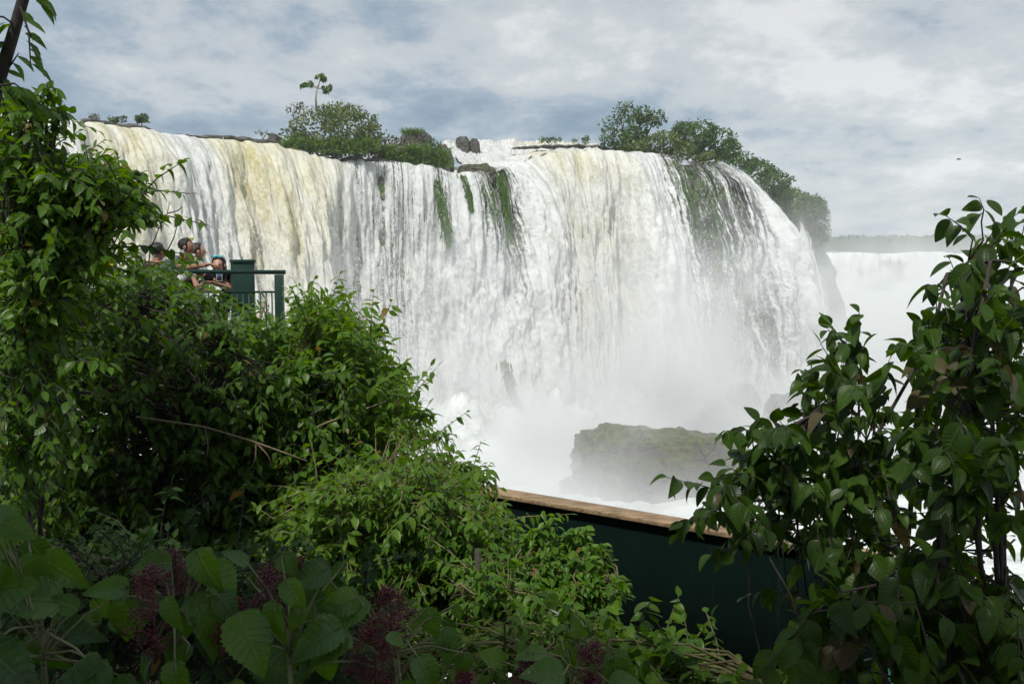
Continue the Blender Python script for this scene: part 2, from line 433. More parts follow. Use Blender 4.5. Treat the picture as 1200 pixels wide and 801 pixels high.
# foot of the falls runs diagonally; e = metres in front of it
foot_y = t.math('ADD', t.math('MULTIPLY', X, .36), 84.0)
e_ = t.math('SUBTRACT', foot_y, Y)
reach = t.math('MULTIPLY', t.mapr(e_, 38, 13), t.mapr(e_, -30, -14))
nn = t.noise(g, .11, 5, .62, .6)
hgt = t.mapr(X, -20, 25, 2.6, 5.6, False)
ez = t.math('EXPONENT', t.math('DIVIDE', t.math('MULTIPLY', Z, -1), t.math('MULTIPLY', hgt, t.mapr(nn, .3, .7, .55, 1.7, False))))
edge = t.math('MULTIPLY', t.mapr(Z, 22, 13), t.math('MULTIPLY', t.mapr(X, -58, -45), t.mapr(X, 70, 52)))
reach = t.math('MULTIPLY', reach, t.mapr(e_, 26, 9, .85, 2.0))
den = t.math('MULTIPLY', t.math('MULTIPLY', ez, reach), t.math('MULTIPLY', edge, t.mapr(nn, .40, .60, .08, 1.45)))
low = t.math('MULTIPLY', t.math('EXPONENT', t.math('MULTIPLY', Z, -.62)), t.math('MULTIPLY', t.mapr(e_, 40, 24), t.mapr(nn, .36, .6, .3, 1.0)))
low = t.math('MULTIPLY', low, t.mapr(X, -8, 4))
den = t.math('ADD', t.math('MULTIPLY', den, .125), t.math('MULTIPLY', low, .30))
t.set(t.out.inputs[1], t.n('VolumePrincipled', i_Color=rgb(.985, .99, .99), i_Density=den))
mist = volume_box('spray_mist', (-60, 30, -.8), (72, 132, 26), t.m, 'pale spray drifting over the plunge pool at the foot of the falls')

t = NT('far_spray_mist'); g = t.n('NewGeometry').outputs['Position']; sp = t.n('SeparateXYZ'); t.set(sp.inputs[0], g); X, Y, Z = sp.outputs
nn = t.noise(g, .018, 4, .6, .5)
topz = t.math('MULTIPLY', t.mapr(X, 100, 200, 7, 26, False), t.mapr(nn, .35, .65, .6, 1.5, False))
den = t.math('MULTIPLY', t.mapr(Z, topz, t.math('MULTIPLY', topz, .2)), t.mapr(nn, .3, .65, .35, 1.2))
t.set(t.out.inputs[1], t.n('VolumePrincipled', i_Color=rgb(.97, .98, .98), i_Density=t.math('MULTIPLY', den, .0075)))
volume_box('distant_spray_mist', (74, 150, -.9), (420, 425, 40), t.m, 'bank of white spray rising in front of the distant fall')

# flecks of spray thrown off the sheet: countless small drops and torn water
def flecks(name, label, n, seed):
    rg = np.random.default_rng(seed)
    i = rg.integers(0, NS, n * 2); dr = rg.random(n * 2) ** .9 * (lz[i] + 1)
    x = sv[i]; c = fbm(x * .9, dr * .22, 0, 4, .65, 91) + .5 * fbm(x * 2.4, dr * .5, 0, 3, .6, 92)
    keep = c > rg.uniform(-.25, .55, n * 2); i, dr, c = i[keep][:n], dr[keep][:n], c[keep][:n]; m = len(i)
    tt = np.sqrt(2 * dr / 9.81); hor = lv[i] * tt + rg.normal(0, .28, m) * (.3 + dr / 12) + .35 + (fbm(sv[i] * .55, dr * .07, 0, 4, .55, 3) * 2.3) * np.clip(.3 + dr / 3, 0, 1)
    p = np.stack([lx[i] + nx[i] * hor, ly[i] + ny[i] * hor, lz[i] - dr], -1) + rg.normal(0, .08, (m, 3))
    L = (.028 + .075 * rg.random(m) ** 3) * (.6 + dr / 25); u = rg.normal(0, .25, (m, 3)) + np.array([0, 0, 1.0]); u /= np.linalg.norm(u, axis=1, keepdims=True)
    s_ = np.cross(u, rg.normal(0, 1, (m, 3))); s_ /= np.linalg.norm(s_, axis=1, keepdims=True)
    V = np.stack([p - u * L[:, None], p + s_ * L[:, None] * .45, p + u * L[:, None] * .8, p - s_ * L[:, None] * .45], 1).reshape(-1, 3)
    t = NT('spray_drops'); b = t.n('BsdfPrincipled', i_Base_Color=rgb(.92, .93, .92), i_Roughness=.4); tr = t.n('BsdfTranslucent', i_Color=rgb(.92, .93, .92)); mm = t.n('MixShader', i_Fac=.3); t.set(mm.inputs[1], b); t.set(mm.inputs[2], tr)
    return tag(mesh_obj(name, V, np.arange(4 * m).reshape(-1, 4), t.surf(mm), smooth=False), label, kind='stuff')
flecks('falling_spray', 'flecks of torn white water flying off the face of the falls', 220000, 5)
# ================================================================== vegetation tools
RG = np.random.default_rng(11)
def nrm(v): return v / (np.linalg.norm(v, axis=-1, keepdims=True) + 1e-9)

def leaf_tpl(kind):
    """returns local verts (along, across, up), quads, lu, lv"""
    if kind == 'lance':
        st = [0, .1, .3, .55, .8, 1.0]; hw = [.02, .12, .24, .23, .12, .004]; ac = [-1, 0, 1]; droop = .22; fold = .22
    elif kind == 'ovate':
        st = [0, .06, .18, .35, .52, .68, .82, .93, 1.0]; hw = [.02, .15, .28, .345, .33, .27, .175, .08, .003]; ac = [-1, -.5, 0, .5, 1]; droop = .32; fold = .25
    elif kind == 'serrate':
        st = list(np.linspace(0, 1, 27)); f = lambda x: .42 * math.sin(math.pi * min(1, x ** .62)) ** .85 * (1 - .15 * x) + .003
        hw = [f(x) * (1.0 if i % 2 else .88) for i, x in enumerate(st)]; ac = [-1, -.8, -.55, -.3, 0, .3, .55, .8, 1]; droop = .30; fold = .16
    elif kind == 'small':
        st = [0, .45, 1.0]; hw = [.03, .26, .01]; ac = [-1, 0, 1]; droop = .15; fold = .2
    V = []; U = []; W = []
    for x, h in zip(st, hw):
        for a in ac:
            z = -droop * x * x + fold * abs(a) * h
            if kind == 'serrate': z += .012 * math.sin((x * 9 - abs(a) * 1.2) * 2 * math.pi) * (1 - abs(abs(a) - .5)) * (a != 0)
            xx = x + (.0 if kind != 'serrate' else -.06 * (1 - abs(a)) * (x < .1) + (-.05 * abs(a) * (x < .15)))
            V.append((xx, a * h, z)); U.append(x); W.append(a)
    return np.array(V), grid_faces(len(st), len(ac)), np.array(U), np.array(W)
TPL = {k: leaf_tpl(k) for k in ('lance', 'ovate', 'serrate', 'small')}

def leaves(name, kind, pos, d, n, L, mat, parent, wid=1.0, tint=None, curl=None):
    T, Q, U, W = TPL[kind]
    pos = np.asarray(pos, float); d = nrm(np.asarray(d, float)); n = np.asarray(n, float)
    n = nrm(n - d * (n * d).sum(-1, keepdims=True)); s = np.cross(n, d)
    N = len(pos); L = np.broadcast_to(L, (N,))[:, None, None]
    curl = RG.uniform(.3, 2.2, N) if curl is None else np.broadcast_to(curl, (N,))
    wd = RG.uniform(.85, 1.15, N)[:, None, None] * wid
    z = T[None, :, 2:3] * curl[:, None, None]
    V = pos[:, None, :] + L * (T[None, :, 0:1] * d[:, None, :] + T[None, :, 1:2] * wd * s[:, None, :] + z * n[:, None, :])
    m = len(T)
    Fq = (Q[None] + (np.arange(N) * m)[:, None, None]).reshape(-1, 4)
    r = RG.random(N) if tint is None else tint
    return mesh_obj(name, V.reshape(-1, 3), Fq, mat, parent,
        attrs=dict(rnd=np.repeat(r, m), lu=np.tile(U, N), lv=np.tile(W, N)))

def leaf_mat(name, dark, light, dead=(.16, .10, .03), deadp=.985, trans=.35, rough=.38, veins=6.0, veinamt=.35, spec=.3, bump=.5, holes=False):
    t = NT(name)
    r = t.attr('rnd').outputs['Fac']; u = t.attr('lu').outputs['Fac']; v = t.math('ABSOLUTE', t.attr('lv').outputs['Fac'])
    co = t.n('TexCoord').outputs['Object']
    n = t.noise(co, 9.0, 3, .6)
    c = t.mix(t.math('ADD', t.math('MULTIPLY', r, .75), t.math('MULTIPLY', t.math('SUBTRACT', n, .5), .8), clamp=True), rgb(*dark), rgb(*light))
    c = t.mix(t.mapr(r, deadp, deadp + .005), c, rgb(*dead))
    ph = t.math('FRACT', t.math('MULTIPLY', t.math('SUBTRACT', u, t.math('MULTIPLY', v, .16)), veins))
    vein = t.math('MAXIMUM', t.mapr(t.math('ABSOLUTE', t.math('SUBTRACT', ph, .5)), .38, .5), t.mapr(v, .10, .0))
    c2 = t.mix(t.math('MULTIPLY', vein, veinamt), c, rgb(*[min(1, x * 2.0 + .02) for x in light]))
    nb = t.bump(t.math('MULTIPLY', vein, -1), bump, .004)
    b = t.n('BsdfPrincipled', i_Base_Color=c2, i_Roughness=rough, i_Normal=nb); b.inputs['Specular IOR Level'].default_value = spec
    tc = t.n('HueSaturation', i_Saturation=1.15, i_Value=1.9, i_Hue=.485); t.set(tc.inputs['Color'], c2)
    tr = t.n('BsdfTranslucent', i_Color=tc.outputs[0])
    m = t.n('MixShader', i_Fac=trans); t.set(m.inputs[1], b); t.set(m.inputs[2], tr)
    return t.surf(m)

def bark_mat(name, col): return simple(name, col, .85, var=.35, scale=14, bump=.6)
M_bark = bark_mat('brown_bark', (.10, .07, .045)); M_twig = bark_mat('green_twig', (.12, .11, .045)); M_darkbark = bark_mat('dark_bark', (.035, .028, .022))
M_lf_mid = leaf_mat('broad_leaf_green', (.025, .070, .006), (.105, .205, .018), trans=.42)
M_lf_light = leaf_mat('fresh_leaf_green', (.036, .098, .008), (.135, .245, .02), trans=.45)
M_lf_dark = leaf_mat('deep_leaf_green', (.018, .045, .012), (.05, .11, .022), trans=.28)
M_lf_big = leaf_mat('coarse_leaf_shaded_green', (.008, .020, .005), (.068, .145, .012), dead=(.10, .075, .035), deadp=.955, trans=.42, veins=9, veinamt=.22)  # shade on the right-hand bushes is put into this leaf colour
M_lf_ser = leaf_mat('serrated_leaf_green', (.022, .062, .010), (.10, .205, .022), deadp=2, trans=.35, rough=.36, veins=9, veinamt=.08, bump=.5, spec=.5)

def in_poly(px, py, poly):
    poly = np.array(poly, float); x1, y1 = poly[:, 0], poly[:, 1]; x2, y2 = np.roll(x1, -1), np.roll(y1, -1)
    c = (y1[:, None] > py) != (y2[:, None] > py)
    xi = (x2 - x1)[:, None] * (py - y1[:, None]) / ((y2 - y1)[:, None] + 1e-9) + x1[:, None]
    return (c & (px < xi)).sum(0) % 2 == 1

def sample_poly(poly, n):
    poly = np.array(poly, float); lo, hi = poly.min(0), poly.max(0); out = []
    while sum(len(o) for o in out) < n:
        p = RG.uniform(lo, hi, (n * 3, 2)); out.append(p[in_poly(p[:, 0], p[:, 1], poly)])
    return np.concatenate(out)[:n]

def poly_dist(px, py, poly):
    a = np.array(poly, float); b = np.roll(a, -1, 0); p = np.stack([px, py], -1)[:, None]
    ab = b - a; t_ = np.clip(((p - a) * ab).sum(-1) / ((ab * ab).sum(-1) + 1e-9), 0, 1)[..., None]
    dm = np.linalg.norm(p - (a + t_ * ab), axis=-1).min(1)
    return np.where(in_poly(px, py, poly), -dm, dm)

def proj(W):
    W = np.asarray(W); x, y, z = W[:, 0], W[:, 1], W[:, 2] - CAMZ; c, s_ = math.cos(_p), math.sin(_p)
    dep = y * c - z * s_; return 600 + F * x / dep, 400.5 - F * (y * s_ + z * c) / dep

def Pn(px, py, Y):
    px, py, Y = np.broadcast_arrays(px, py, Y)
    a = (px - 600) / F; b = (400.5 - py) / F
    dy = math.cos(_p) + b * math.sin(_p); dz = -math.sin(_p) + b * math.cos(_p); k = Y / dy
    return np.stack([a * k, Y, CAMZ + dz * k], -1)

def shrub(name, label, cat, root, poly, Y, n, mat, kind='lance', L=.11, tw=(.25, .5), per=9, out=.6, droop=.35, bark=None, limbs=9, wid=1.0, gap=0.0,
          group=None, sprays=(), hang=.55, limb_r=.022, clump=1.0, uptilt=.15, sp_r=.004, margin=(-8, 14), ragged=30, wild=.10, fan=True):
    """a woody plant: limbs from the root, twigs, alternate leaves along each twig"""
    bark = bark or M_twig
    root = np.array(root, float)
    e = empty(name, tuple(root), label, cat, group)
    pp = sample_poly(poly, int(n * 2.2))
    # uneven mass: some pockets are empty
    keep = fbm(pp[:, 0] * .018 * clump, pp[:, 1] * .018 * clump, 0, 3, .6, int(root[0] * 10) % 97) > (-.5 + gap)
    pp = pp[keep][:n]; n = len(pp)
    yy = Y[0] + (Y[1] - Y[0]) * RG.random(n) ** 1.0
    W = Pn(pp[:, 0], pp[:, 1], yy)
    cen = W.mean(0); cen[2] -= .3
    dirs = nrm(W - cen) * out + RG.normal(0, .45, (n, 3)) + np.array([0, -.12, uptilt])
    ln = RG.uniform(*tw, n)
    n0 = n
    pdist = poly_dist(pp[:, 0], pp[:, 1], poly); free = (pdist > -26) & (RG.random(n) < wild); ln = np.where(free, ln * 1.5, ln)
    if fan and len(sprays):
        sp2 = []
        for (x0, y0, x1, y1, Ys) in sprays:
            for q in (.2, .36, .52, .68, .82):
                for sg in (-1, 1):
                    bx, by = x0 + (x1 - x0) * q, y0 + (y1 - y0) * q; l2 = math.hypot(x1 - x0, y1 - y0) * .42 * (1.05 - q) * RG.uniform(.7, 1.2); an = math.atan2(y1 - y0, x1 - x0) + sg * RG.uniform(.35, .8)
                    sp2.append((bx, by, bx + l2 * math.cos(an), by + l2 * math.sin(an) , Ys))
        sprays = list(sprays) + sp2
    if len(sprays):
        A = []; D = []; LN = []
        for (x0, y0, x1, y1, Ys) in sprays:
            a, b = Pn(x0, y0, Ys), Pn(x1, y1, Ys - .1); A.append(a); D.append(nrm(b - a)); LN.append(np.linalg.norm(b - a))
        W = np.concatenate([W, np.array(A)]); dirs = np.concatenate([dirs, np.array(D) * 1.0 + np.array([0, 0, .12])]); ln = np.concatenate([ln, LN]); n = len(W)
    dirs = nrm(dirs)
    # limbs
    wood = MB(); lim = []
    idx = RG.choice(n, min(limbs, n), replace=False)
    for i in idx:
        a, b = root, W[i]; mid = (a + b) / 2 + RG.normal(0, .10, 3) * np.linalg.norm(b - a) + np.array([0, 0, .06 * np.linalg.norm(b - a)])
        ts = np.linspace(0, 1, 9)[:, None]; c = (1 - ts) ** 2 * a + 2 * ts * (1 - ts) * mid + ts ** 2 * b
        c[1:-1] += RG.normal(0, .012, (7, 3)) * np.linalg.norm(b - a) * .5
        wood.tube(c, list(np.linspace(limb_r, limb_r * .3, 9)), 6); lim.append(c[2:])
    lim = np.concatenate(lim)
    LP = []; LD = []; LN_ = []; LS = []
    for i in range(n):
        p, d, l = W[i], dirs[i], ln[i]
        j = np.argmin(((lim - p) ** 2).sum(1)); q = lim[j]
        m = (p + q) / 2 + RG.normal(0, .03, 3)
        k = max(4, int(per * l / tw[1]))
        ts = np.linspace(0, 1, k + 2)
        pts = p + d * ts[:, None] * l + np.array([0, 0, -1]) * (droop * l * ts[:, None] ** 2)
        pts[1:] += RG.normal(0, .006, (k + 1, 3))
        if i < n0 and not free[i]:
            qx, qy = proj(pts); out_ = np.where(poly_dist(qx, qy, poly) > RG.uniform(*margin) + ragged * fbm(qx * .03, qy * .03, 0, 3, .6, 13))[0]
            if len(out_): k = int(out_[0]) - 2
            if k < 2: continue
            pts = pts[:k + 2]
        wood.tube([q, m] + [pts[a] for a in (0, (k + 1) // 2, k + 1)], [sp_r * 1.6, sp_r * 1.4, sp_r * 1.2, sp_r, sp_r * .5], 4, cap=False)
        tg = nrm(np.gradient(pts, axis=0))
        side = nrm(np.cross(tg, np.array([0, 0, 1.0]) + RG.normal(0, .25, 3)))
        for a in range(1, k + 2):
            sgn = 1 if a % 2 else -1
            if a == k + 1: dd = tg[a]
            else: dd = tg[a] * .55 + side[a] * sgn * .8 + np.array([0, 0, -hang]) + RG.normal(0, .22, 3)
            LP.append(pts[a]); LD.append(dd); LN_.append(np.array([0, 0, 1.0]) + RG.normal(0, .38, 3)); LS.append(L * RG.uniform(.62, 1.15) * (1 if a <= k else .8))
    wood.build('branches', bark, e, smooth=True)
    nl = len(LP)
    # colour varies from twig to twig as well as from leaf to leaf
    tint = np.clip(RG.random(nl) * .62 + .38 * fbm(np.array(LP)[:, 0] * 2.2, np.array(LP)[:, 2] * 2.2, np.array(LP)[:, 1] * 2.2, 3) + .19, 0, .96)
    dead = RG.random(nl) > .975; tint[dead] = .97 + .03 * RG.random(dead.sum())
    leaves('foliage', kind, LP, LD, LN_, np.array(LS), mat, e, wid, tint)
    return e

def crown(name, label, cat, base, lobes, mat, n=2500, ls=.3, trunk_r=.15, group=None, bark=None, limbs=5, parts=True, fill=.55, sz=1.0):
    """tree or bush seen from afar: trunk, limbs, leaf clumps through the lobes' volume"""
    base = np.array(base, float)
    e = empty(name, tuple(base), label, cat, group)
    wood = MB(); lob = [(np.array(c, float), np.array(r, float)) for c, r in lobes]
    for c, r in lob:
        mid = (base + c) / 2 + RG.normal(0, .1, 3) * np.linalg.norm(c - base)
        wood.tube([base, mid, c], [trunk_r, trunk_r * .6, trunk_r * .3], 6)
        for _ in range(limbs):
            t_ = c + r * nrm(RG.normal(0, 1, 3)) * .8
            wood.tube([c, (c + t_) / 2 + RG.normal(0, .12, 3) * r, t_], [trunk_r * .35, trunk_r * .22, trunk_r * .08], 4, cap=False)
    wood.build('trunk', bark or M_bark, e, smooth=True)
    vol = np.array([np.prod(r) ** (2 / 3) for c, r in lob]); pr = vol / vol.sum()
    k = RG.choice(len(lob), n, p=pr)
    c = np.array([l[0] for l in lob])[k]; r = np.array([l[1] for l in lob])[k]
    d = nrm(RG.normal(0, 1, (n, 3))); rad = RG.random(n) ** (1 / 3) * (1 - fill) + fill
    bump_ = 1 + .38 * fbm(d[:, 0] * 2.2 + c[:, 0], d[:, 1] * 2.2 + c[:, 1], d[:, 2] * 2.2 + c[:, 2], 3, .6, 3)
    p = c + d * r * (rad * bump_)[:, None]
    clp = fbm(p[:, 0] * 1.3, p[:, 1] * 1.3, p[:, 2] * 1.3, 3, .6, 8); keep = clp > -.08
    p, d = p[keep], d[keep]; m = len(p)
    tint = np.clip(.25 + 1.3 * clp[keep] + RG.normal(0, .16, m), 0, .98)
    leaves('crown', 'small', p, RG.normal(0, 1, (m, 3)) + np.array([0, 0, -.3]), d + np.array([0, 0, .5]) + RG.normal(0, .4, (m, 3)), ls * RG.uniform(.6, 1.3, m), mat, e, 1.25, tint)
    return e

def tuft(name, label, cat, pts, mat, blades=14, h=(.5, 1.1), wd=.05, lean=.5, group=None, droop=.4, base=None):
    """grass: blades from each point, bending over"""
    pts = np.asarray(pts, float); N = len(pts) * blades
    p = np.repeat(pts, blades, 0) + RG.normal(0, .12, (N, 3)) * np.array([1, 1, .15])
    L = RG.uniform(*h, N)[:, None]; dr = nrm(RG.normal(0, 1, (N, 3)) * lean + np.array([0, 0, 1.0])); hz = nrm(dr * np.array([1, 1, 0]) + 1e-4)
    s = nrm(np.cross(dr, RG.normal(0, 1, (N, 3))))
    V = []
    for t_, w_ in ((0, 1.0), (.4, .9), (.75, .55), (1, .05)):
        c = p + dr * L * t_ + (hz * .35 - np.array([0, 0, 1.0])) * L * droop * t_ ** 2
        V += [c - s * wd * w_ * .5, c + s * wd * w_ * .5]
    V = np.stack(V, 1); m = 8
    Q = np.array([(0, 1, 3, 2), (2, 3, 5, 4), (4, 5, 7, 6)])
    Fq = (Q[None] + (np.arange(N) * m)[:, None, None]).reshape(-1, 4)
    r = np.clip(np.repeat(RG.random(N) * .7 + .3 * RG.random(N), m), 0, .97)
    o = mesh_obj(name, V.reshape(-1, 3), Fq, mat, None, attrs=dict(rnd=r, lu=np.tile([0, 0, .4, .4, .7, .7, 1, 1], N), lv=np.tile([-1, 1] * 4, N)), loc=tuple(pts.mean(0)))
    return tag(o, label, cat, group)

M_gr = leaf_mat('grass_blades', (.06, .12, .02), (.16, .26, .05), dead=(.25, .2, .09), deadp=.9, trans=.35, veinamt=0)
M_moss = leaf_mat('hanging_moss', (.045, .10, .012), (.12, .22, .03), deadp=2, trans=.3, veinamt=0)
M_far1 = leaf_mat('crown_olive', (.05, .085, .02), (.17, .22, .06), dead=(.22, .17, .08), deadp=.965, trans=.3, veinamt=0)
M_far2 = leaf_mat('crown_green', (.03, .07, .018), (.10, .19, .045), dead=(.18, .14, .08), deadp=.97, trans=.3, veinamt=0)
M_far3 = leaf_mat('crown_dusky', (.06, .06, .03), (.14, .15, .07), deadp=2, trans=.25, veinamt=0)
M_palebark = bark_mat('pale_bark', (.28, .25, .20))

# ================================================================== rocks
def boulder(name, label, cat, c, r, mat, seed=0, n=90, group=None, rough=.32, sq=1.0, structure=False):
    th = np.linspace(0, math.pi, n)[:, None]; ph = np.linspace(0, 2 * math.pi, n * 2, endpoint=False)[None, :]
    x, y, z = np.sin(th) * np.cos(ph), np.sin(th) * np.sin(ph), np.cos(th) + 0 * ph
    f = lambda a: np.sign(a) * np.abs(a) ** sq
    k = 1 + rough * fbm(x * 1.6 + seed, y * 1.6, z * 1.6, 5, .58, seed) - .16 * np.abs(fbm(x * 3.5, y * 3.5 + seed, z * 6, 5, .65, seed + 4))
    V = np.stack([f(x) * k * r[0], f(y) * k * r[1], f(z) * k * r[2]], -1).reshape(-1, 3) + np.array(c)
    o = mesh_obj(name, V, grid_faces(n, 2 * n, True), mat, loc=tuple(c)); return tag(o, label, cat, group)
M_rock = rock_mat('dark_river_rock', .1, (.04, .036, .033), (.13, .12, .105))
def mossy_top(name):
    t = NT(name); g = t.n('NewGeometry'); sp = t.n('SeparateXYZ'); t.set(sp.inputs[0], g.outputs['Normal'])
    co = t.n('TexCoord').outputs['Object']; n = t.noise(co, .5, 6, .65); n2 = t.noise(co, 2.6, 6, .72); oz = t.n('SeparateXYZ'); t.set(oz.inputs[0], co)
    ck = t.n('TexVoronoi', feature='DISTANCE_TO_EDGE', i_Scale=.8); wv_ = t.n('VectorMath', operation='ADD'); nv = t.n('TexNoise', i_Scale=.9, i_Detail=4.0); t.set(nv.inputs['Vector'], co); t.set(wv_.inputs[0], co); t.set(wv_.inputs[1], nv.outputs['Color'])
    t.set(ck.inputs['Vector'], wv_.outputs[0]); crack = t.math('MAXIMUM', t.mapr(ck.outputs['Distance'], .0, .035, .35, 1.0), t.mapr(n, .45, .55))
    base = t.mix(n2, rgb(.04, .036, .03), rgb(.17, .15, .12)); green = t.mix(t.mapr(n2, .35, .65), rgb(.045, .06, .015), rgb(.15, .17, .05))
    f = t.mapr(t.math('ADD', sp.outputs[2], t.math('MULTIPLY', t.math('SUBTRACT', n, .5), 2.2)), .15, .75)
    c = t.mix(f, base, green); c = t.mix(crack, rgb(.02, .02, .016), c)
    return t.surf(t.n('BsdfPrincipled', i_Base_Color=c, i_Roughness=.55, i_Normal=t.bump(t.math('ADD', n2, t.math('MULTIPLY', crack, .6)), 1.0, .4)))
M_mossrock = mossy_top('mossy_rock')
def rock_px(name, label, x0, x1, yt, yb, Y, depth, mat, seed, sq=.8, group=None, rough=.3, cat='boulder'):
    a, b = P(x0, yb, Y), P(x1, yb, Y); zt = P(x0, yt, Y).z
    c = ((a.x + b.x) / 2, Y + depth * .3, min(a.z, b.z) - .3); return boulder(name, label, cat, c, ((b.x - a.x) / 2, depth, zt - c[2]), mat, seed, sq=sq, group=group, rough=rough)
rock_px('boulder', 'long flat-topped mossy rock standing in the misty plunge pool', 672, 890, 509, 584, 64, 3.5, M_mossrock, 8, .66, rough=.34)
rock_px('boulder', 'small grey rock at the foot of the falls, left of two half lost in spray', 853, 892, 449, 474, 93, 2.0, M_rock, 9, group='grey rocks at the foot of the falls')
rock_px('boulder', 'wider grey rock in the spray just left of the leafy right-hand bush', 900, 968, 463, 492, 85, 2.5, M_rock, 13, group='grey rocks at the foot of the falls')
rock_px('boulder', 'low wet dark rock in the foam at the foot of the lowest moss streak', 600, 624, 486, 494, 84.5, 1.0, M_rock, 23, 1.0)
rock_px('boulder', 'small rock at the water line, leftmost of the rocks in the foam', 548, 562, 491, 502, 82.0, .8, M_rock, 25, 1.0)
# rocks on the brink
G_br = 'dark rocks in the rapids on the brink'
rock_px('boulder', 'dark rounded rock at the left end of the brink rapids, beside the grass', 468, 506, 153, 172, 101, 2, M_rock, 31, group=G_br)
rock_px('boulder', 'black block of rock on the skyline at the start of the white rapids', 533, 551, 160, 173, 108, 1.4, M_rock, 33, .6, group=G_br)
rock_px('boulder', 'smaller black rock right of the skyline block', 550, 562, 163, 172, 108.5, 1.0, M_rock, 35, .7, group=G_br)
rock_px('boulder', 'wide dark mossy slab on the brink above the green moss ribbons', 536, 582, 192, 203, 94.2, 1.1, M_mossrock, 37, .6, group=G_br)
rock_px('boulder', 'brown-black rock just below the small grassy tuft', 504, 532, 172, 198, 97, 1.5, M_rock, 39, .7, group=G_br)
rock_px('boulder', 'small dark rock on the brink left of the big bush', 312, 328, 155, 166, 92, 1.0, M_rock, 41, .8, group=G_br)

# ledges of flat rock along the brink
def ledge(label, x0, x1, back_, up, w_, seed):
    m = (lpx >= x0) & (lpx <= x1); i = np.where(m)[0]
    cx, cy, cz = lx[i] - nx[i] * back_, ly[i] - ny[i] * back_, lz[i] + up
    a = np.linspace(0, 2 * math.pi, 14, endpoint=False); fade = np.sin(np.linspace(0, math.pi, len(i))) ** .35
    ww = w_ * (1 + .6 * fbm(sv[i] * .5, seed, 0, 4)) * fade
    k = 1 + .35 * fbm(sv[i][:, None] * 1.2, np.cos(a)[None] * 2 + seed, np.sin(a)[None] * 2, 4, .6, seed)
    hx_ = np.cos(a)[None] * ww[:, None] * k; hz_ = np.sin(a)[None] * .26 * (ww[:, None] / w_) * k
    V = np.stack([cx[:, None] + nx[i][:, None] * hx_, cy[:, None] + ny[i][:, None] * hx_, cz[:, None] + hz_], -1)
    o = mesh_obj('rock_ledge', V.reshape(-1, 3), grid_faces(len(i), 14, True), M_rock, loc=(float(cx.mean()), float(cy.mean()), float(cz.mean())))
    tag(o, label, 'rock ledge', 'flat rock ledges along the brink')
ledge('dark rock ledge at the far left of the brink, under the tiny shrubs', 84, 196, 1.1, .12, 1.0, 51)
ledge('long dark rock ledge between the amber water and the sky left of the big bush', 214, 336, 1.0, .16, 1.1, 53)
ledge('thin dark ledge at the foot of the big bush', 372, 470, .8, .10, .8, 55)
ledge('thin grey ledge behind the main white water, left of the treed islet', 640, 772, 7, 1.0, 1.2, 57)

# upper rapids feeding the middle of the falls
tp = [(516,168,106),(545,165,112),(580,165,114),(620,166,115),(660,168,112),(700,171,108)]
md = [(524,176,103),(550,178,109),(585,177,111),(620,177,112),(660,176,109),(700,175,106)]
bt = [(556,205,93.6),(572,203,94.0),(592,199,94.8),(622,186,97.2),(655,178,98.6),(700,179,99.6)]
rws = []
uu = np.linspace(0, 5, 220)
for k, (A, B) in enumerate(((tp, md), (md, bt))):
    A = np.array([list(P(*a)) for a in A]); B = np.array([list(P(*a)) for a in B])
    ia = np.stack([np.interp(uu, range(6), A[:, j]) for j in range(3)], -1); ib = np.stack([np.interp(uu, range(6), B[:, j]) for j in range(3)], -1)
    for q in np.linspace(0, 1, 14 if k == 0 else 40)[(1 if k else 0):]: rws.append(ia * (1 - q) + ib * q)
rws = [rws[0] + np.array([0, 8, -.1])] + rws
rws = np.array(rws); qq = np.arange(len(rws))[:, None]
dz = .35 * fbm(uu[None] * 4, qq * .25, 0, 5, .6, 61) + .25 * np.abs(fbm(uu[None] * 9, qq * .6, 0, 3, .6, 62)); rws[:, :, 2] += dz; rws[:, :, 1] -= dz
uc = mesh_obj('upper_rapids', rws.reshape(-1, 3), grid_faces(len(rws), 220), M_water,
   attrs=dict(cuv=np.stack([np.broadcast_to(uu[None] * 4.5, rws.shape[:2]), np.broadcast_to(qq * .35, rws.shape[:2]), 0 * rws[..., 0]], -1).reshape(-1, 3),
              dens=np.full(rws.shape[:2], .86).ravel(), yel=(.55 * bumpf(uu[None] + 0 * qq, 2.7, 4.6, .2) * np.exp(-qq / 16.0)).ravel()))
tag(uc, kind='structure')

# ================================================================== plants on top of the falls
def lobes_px(L): return [(P(x, y, Y), (rx * Y / F, dpt, ry * Y / F)) for x, y, Y, rx, ry, dpt in L]
crown('island_bush', 'big rounded olive-green bush on the brink under the lone cecropia', 'bush', P(395, 186, 93),
  lobes_px([(372,155,93,34,26,3), (410,150,92,34,28,3), (345,165,92,20,18,2), (432,160,92,18,22,2), (390,172,91,50,14,2), (398,135,94,26,14,2)]), M_far1, 9000, .30, .10)
crown('small_tree', 'scrawny dusky twiggy shrub behind the left shoulder of the big bush', 'shrub', P(347, 168, 95),
  lobes_px([(344,128,95,8,7,1),(352,124,95,6,5,1)]), M_far3, 160, .22, .04, limbs=8)
crown('bush', 'low reddish-green scrub spilling right from the big bush', 'bush', P(460, 190, 95), lobes_px([(455,172,95,18,12,2),(475,170,97,18,10,2),(430,180,92,16,8,2)]), M_far3, 1400, .3, .06)
crown('bush', 'round bright green bush nearest the moss ribbons on the brink', 'bush', P(505, 194, 94), lobes_px([(505,180,94,17,16,2),(490,184,94,12,10,1.5)]), M_far2, 1500, .26, .05)
tuft('grass_clump', 'tall green grass hanging over the brink right of the big bush', 'grass clump', [P(RG.uniform(440, 525), RG.uniform(176, 196), 92.6) for _ in range(150)], M_gr, 9, (.7, 1.6), .13, .6)
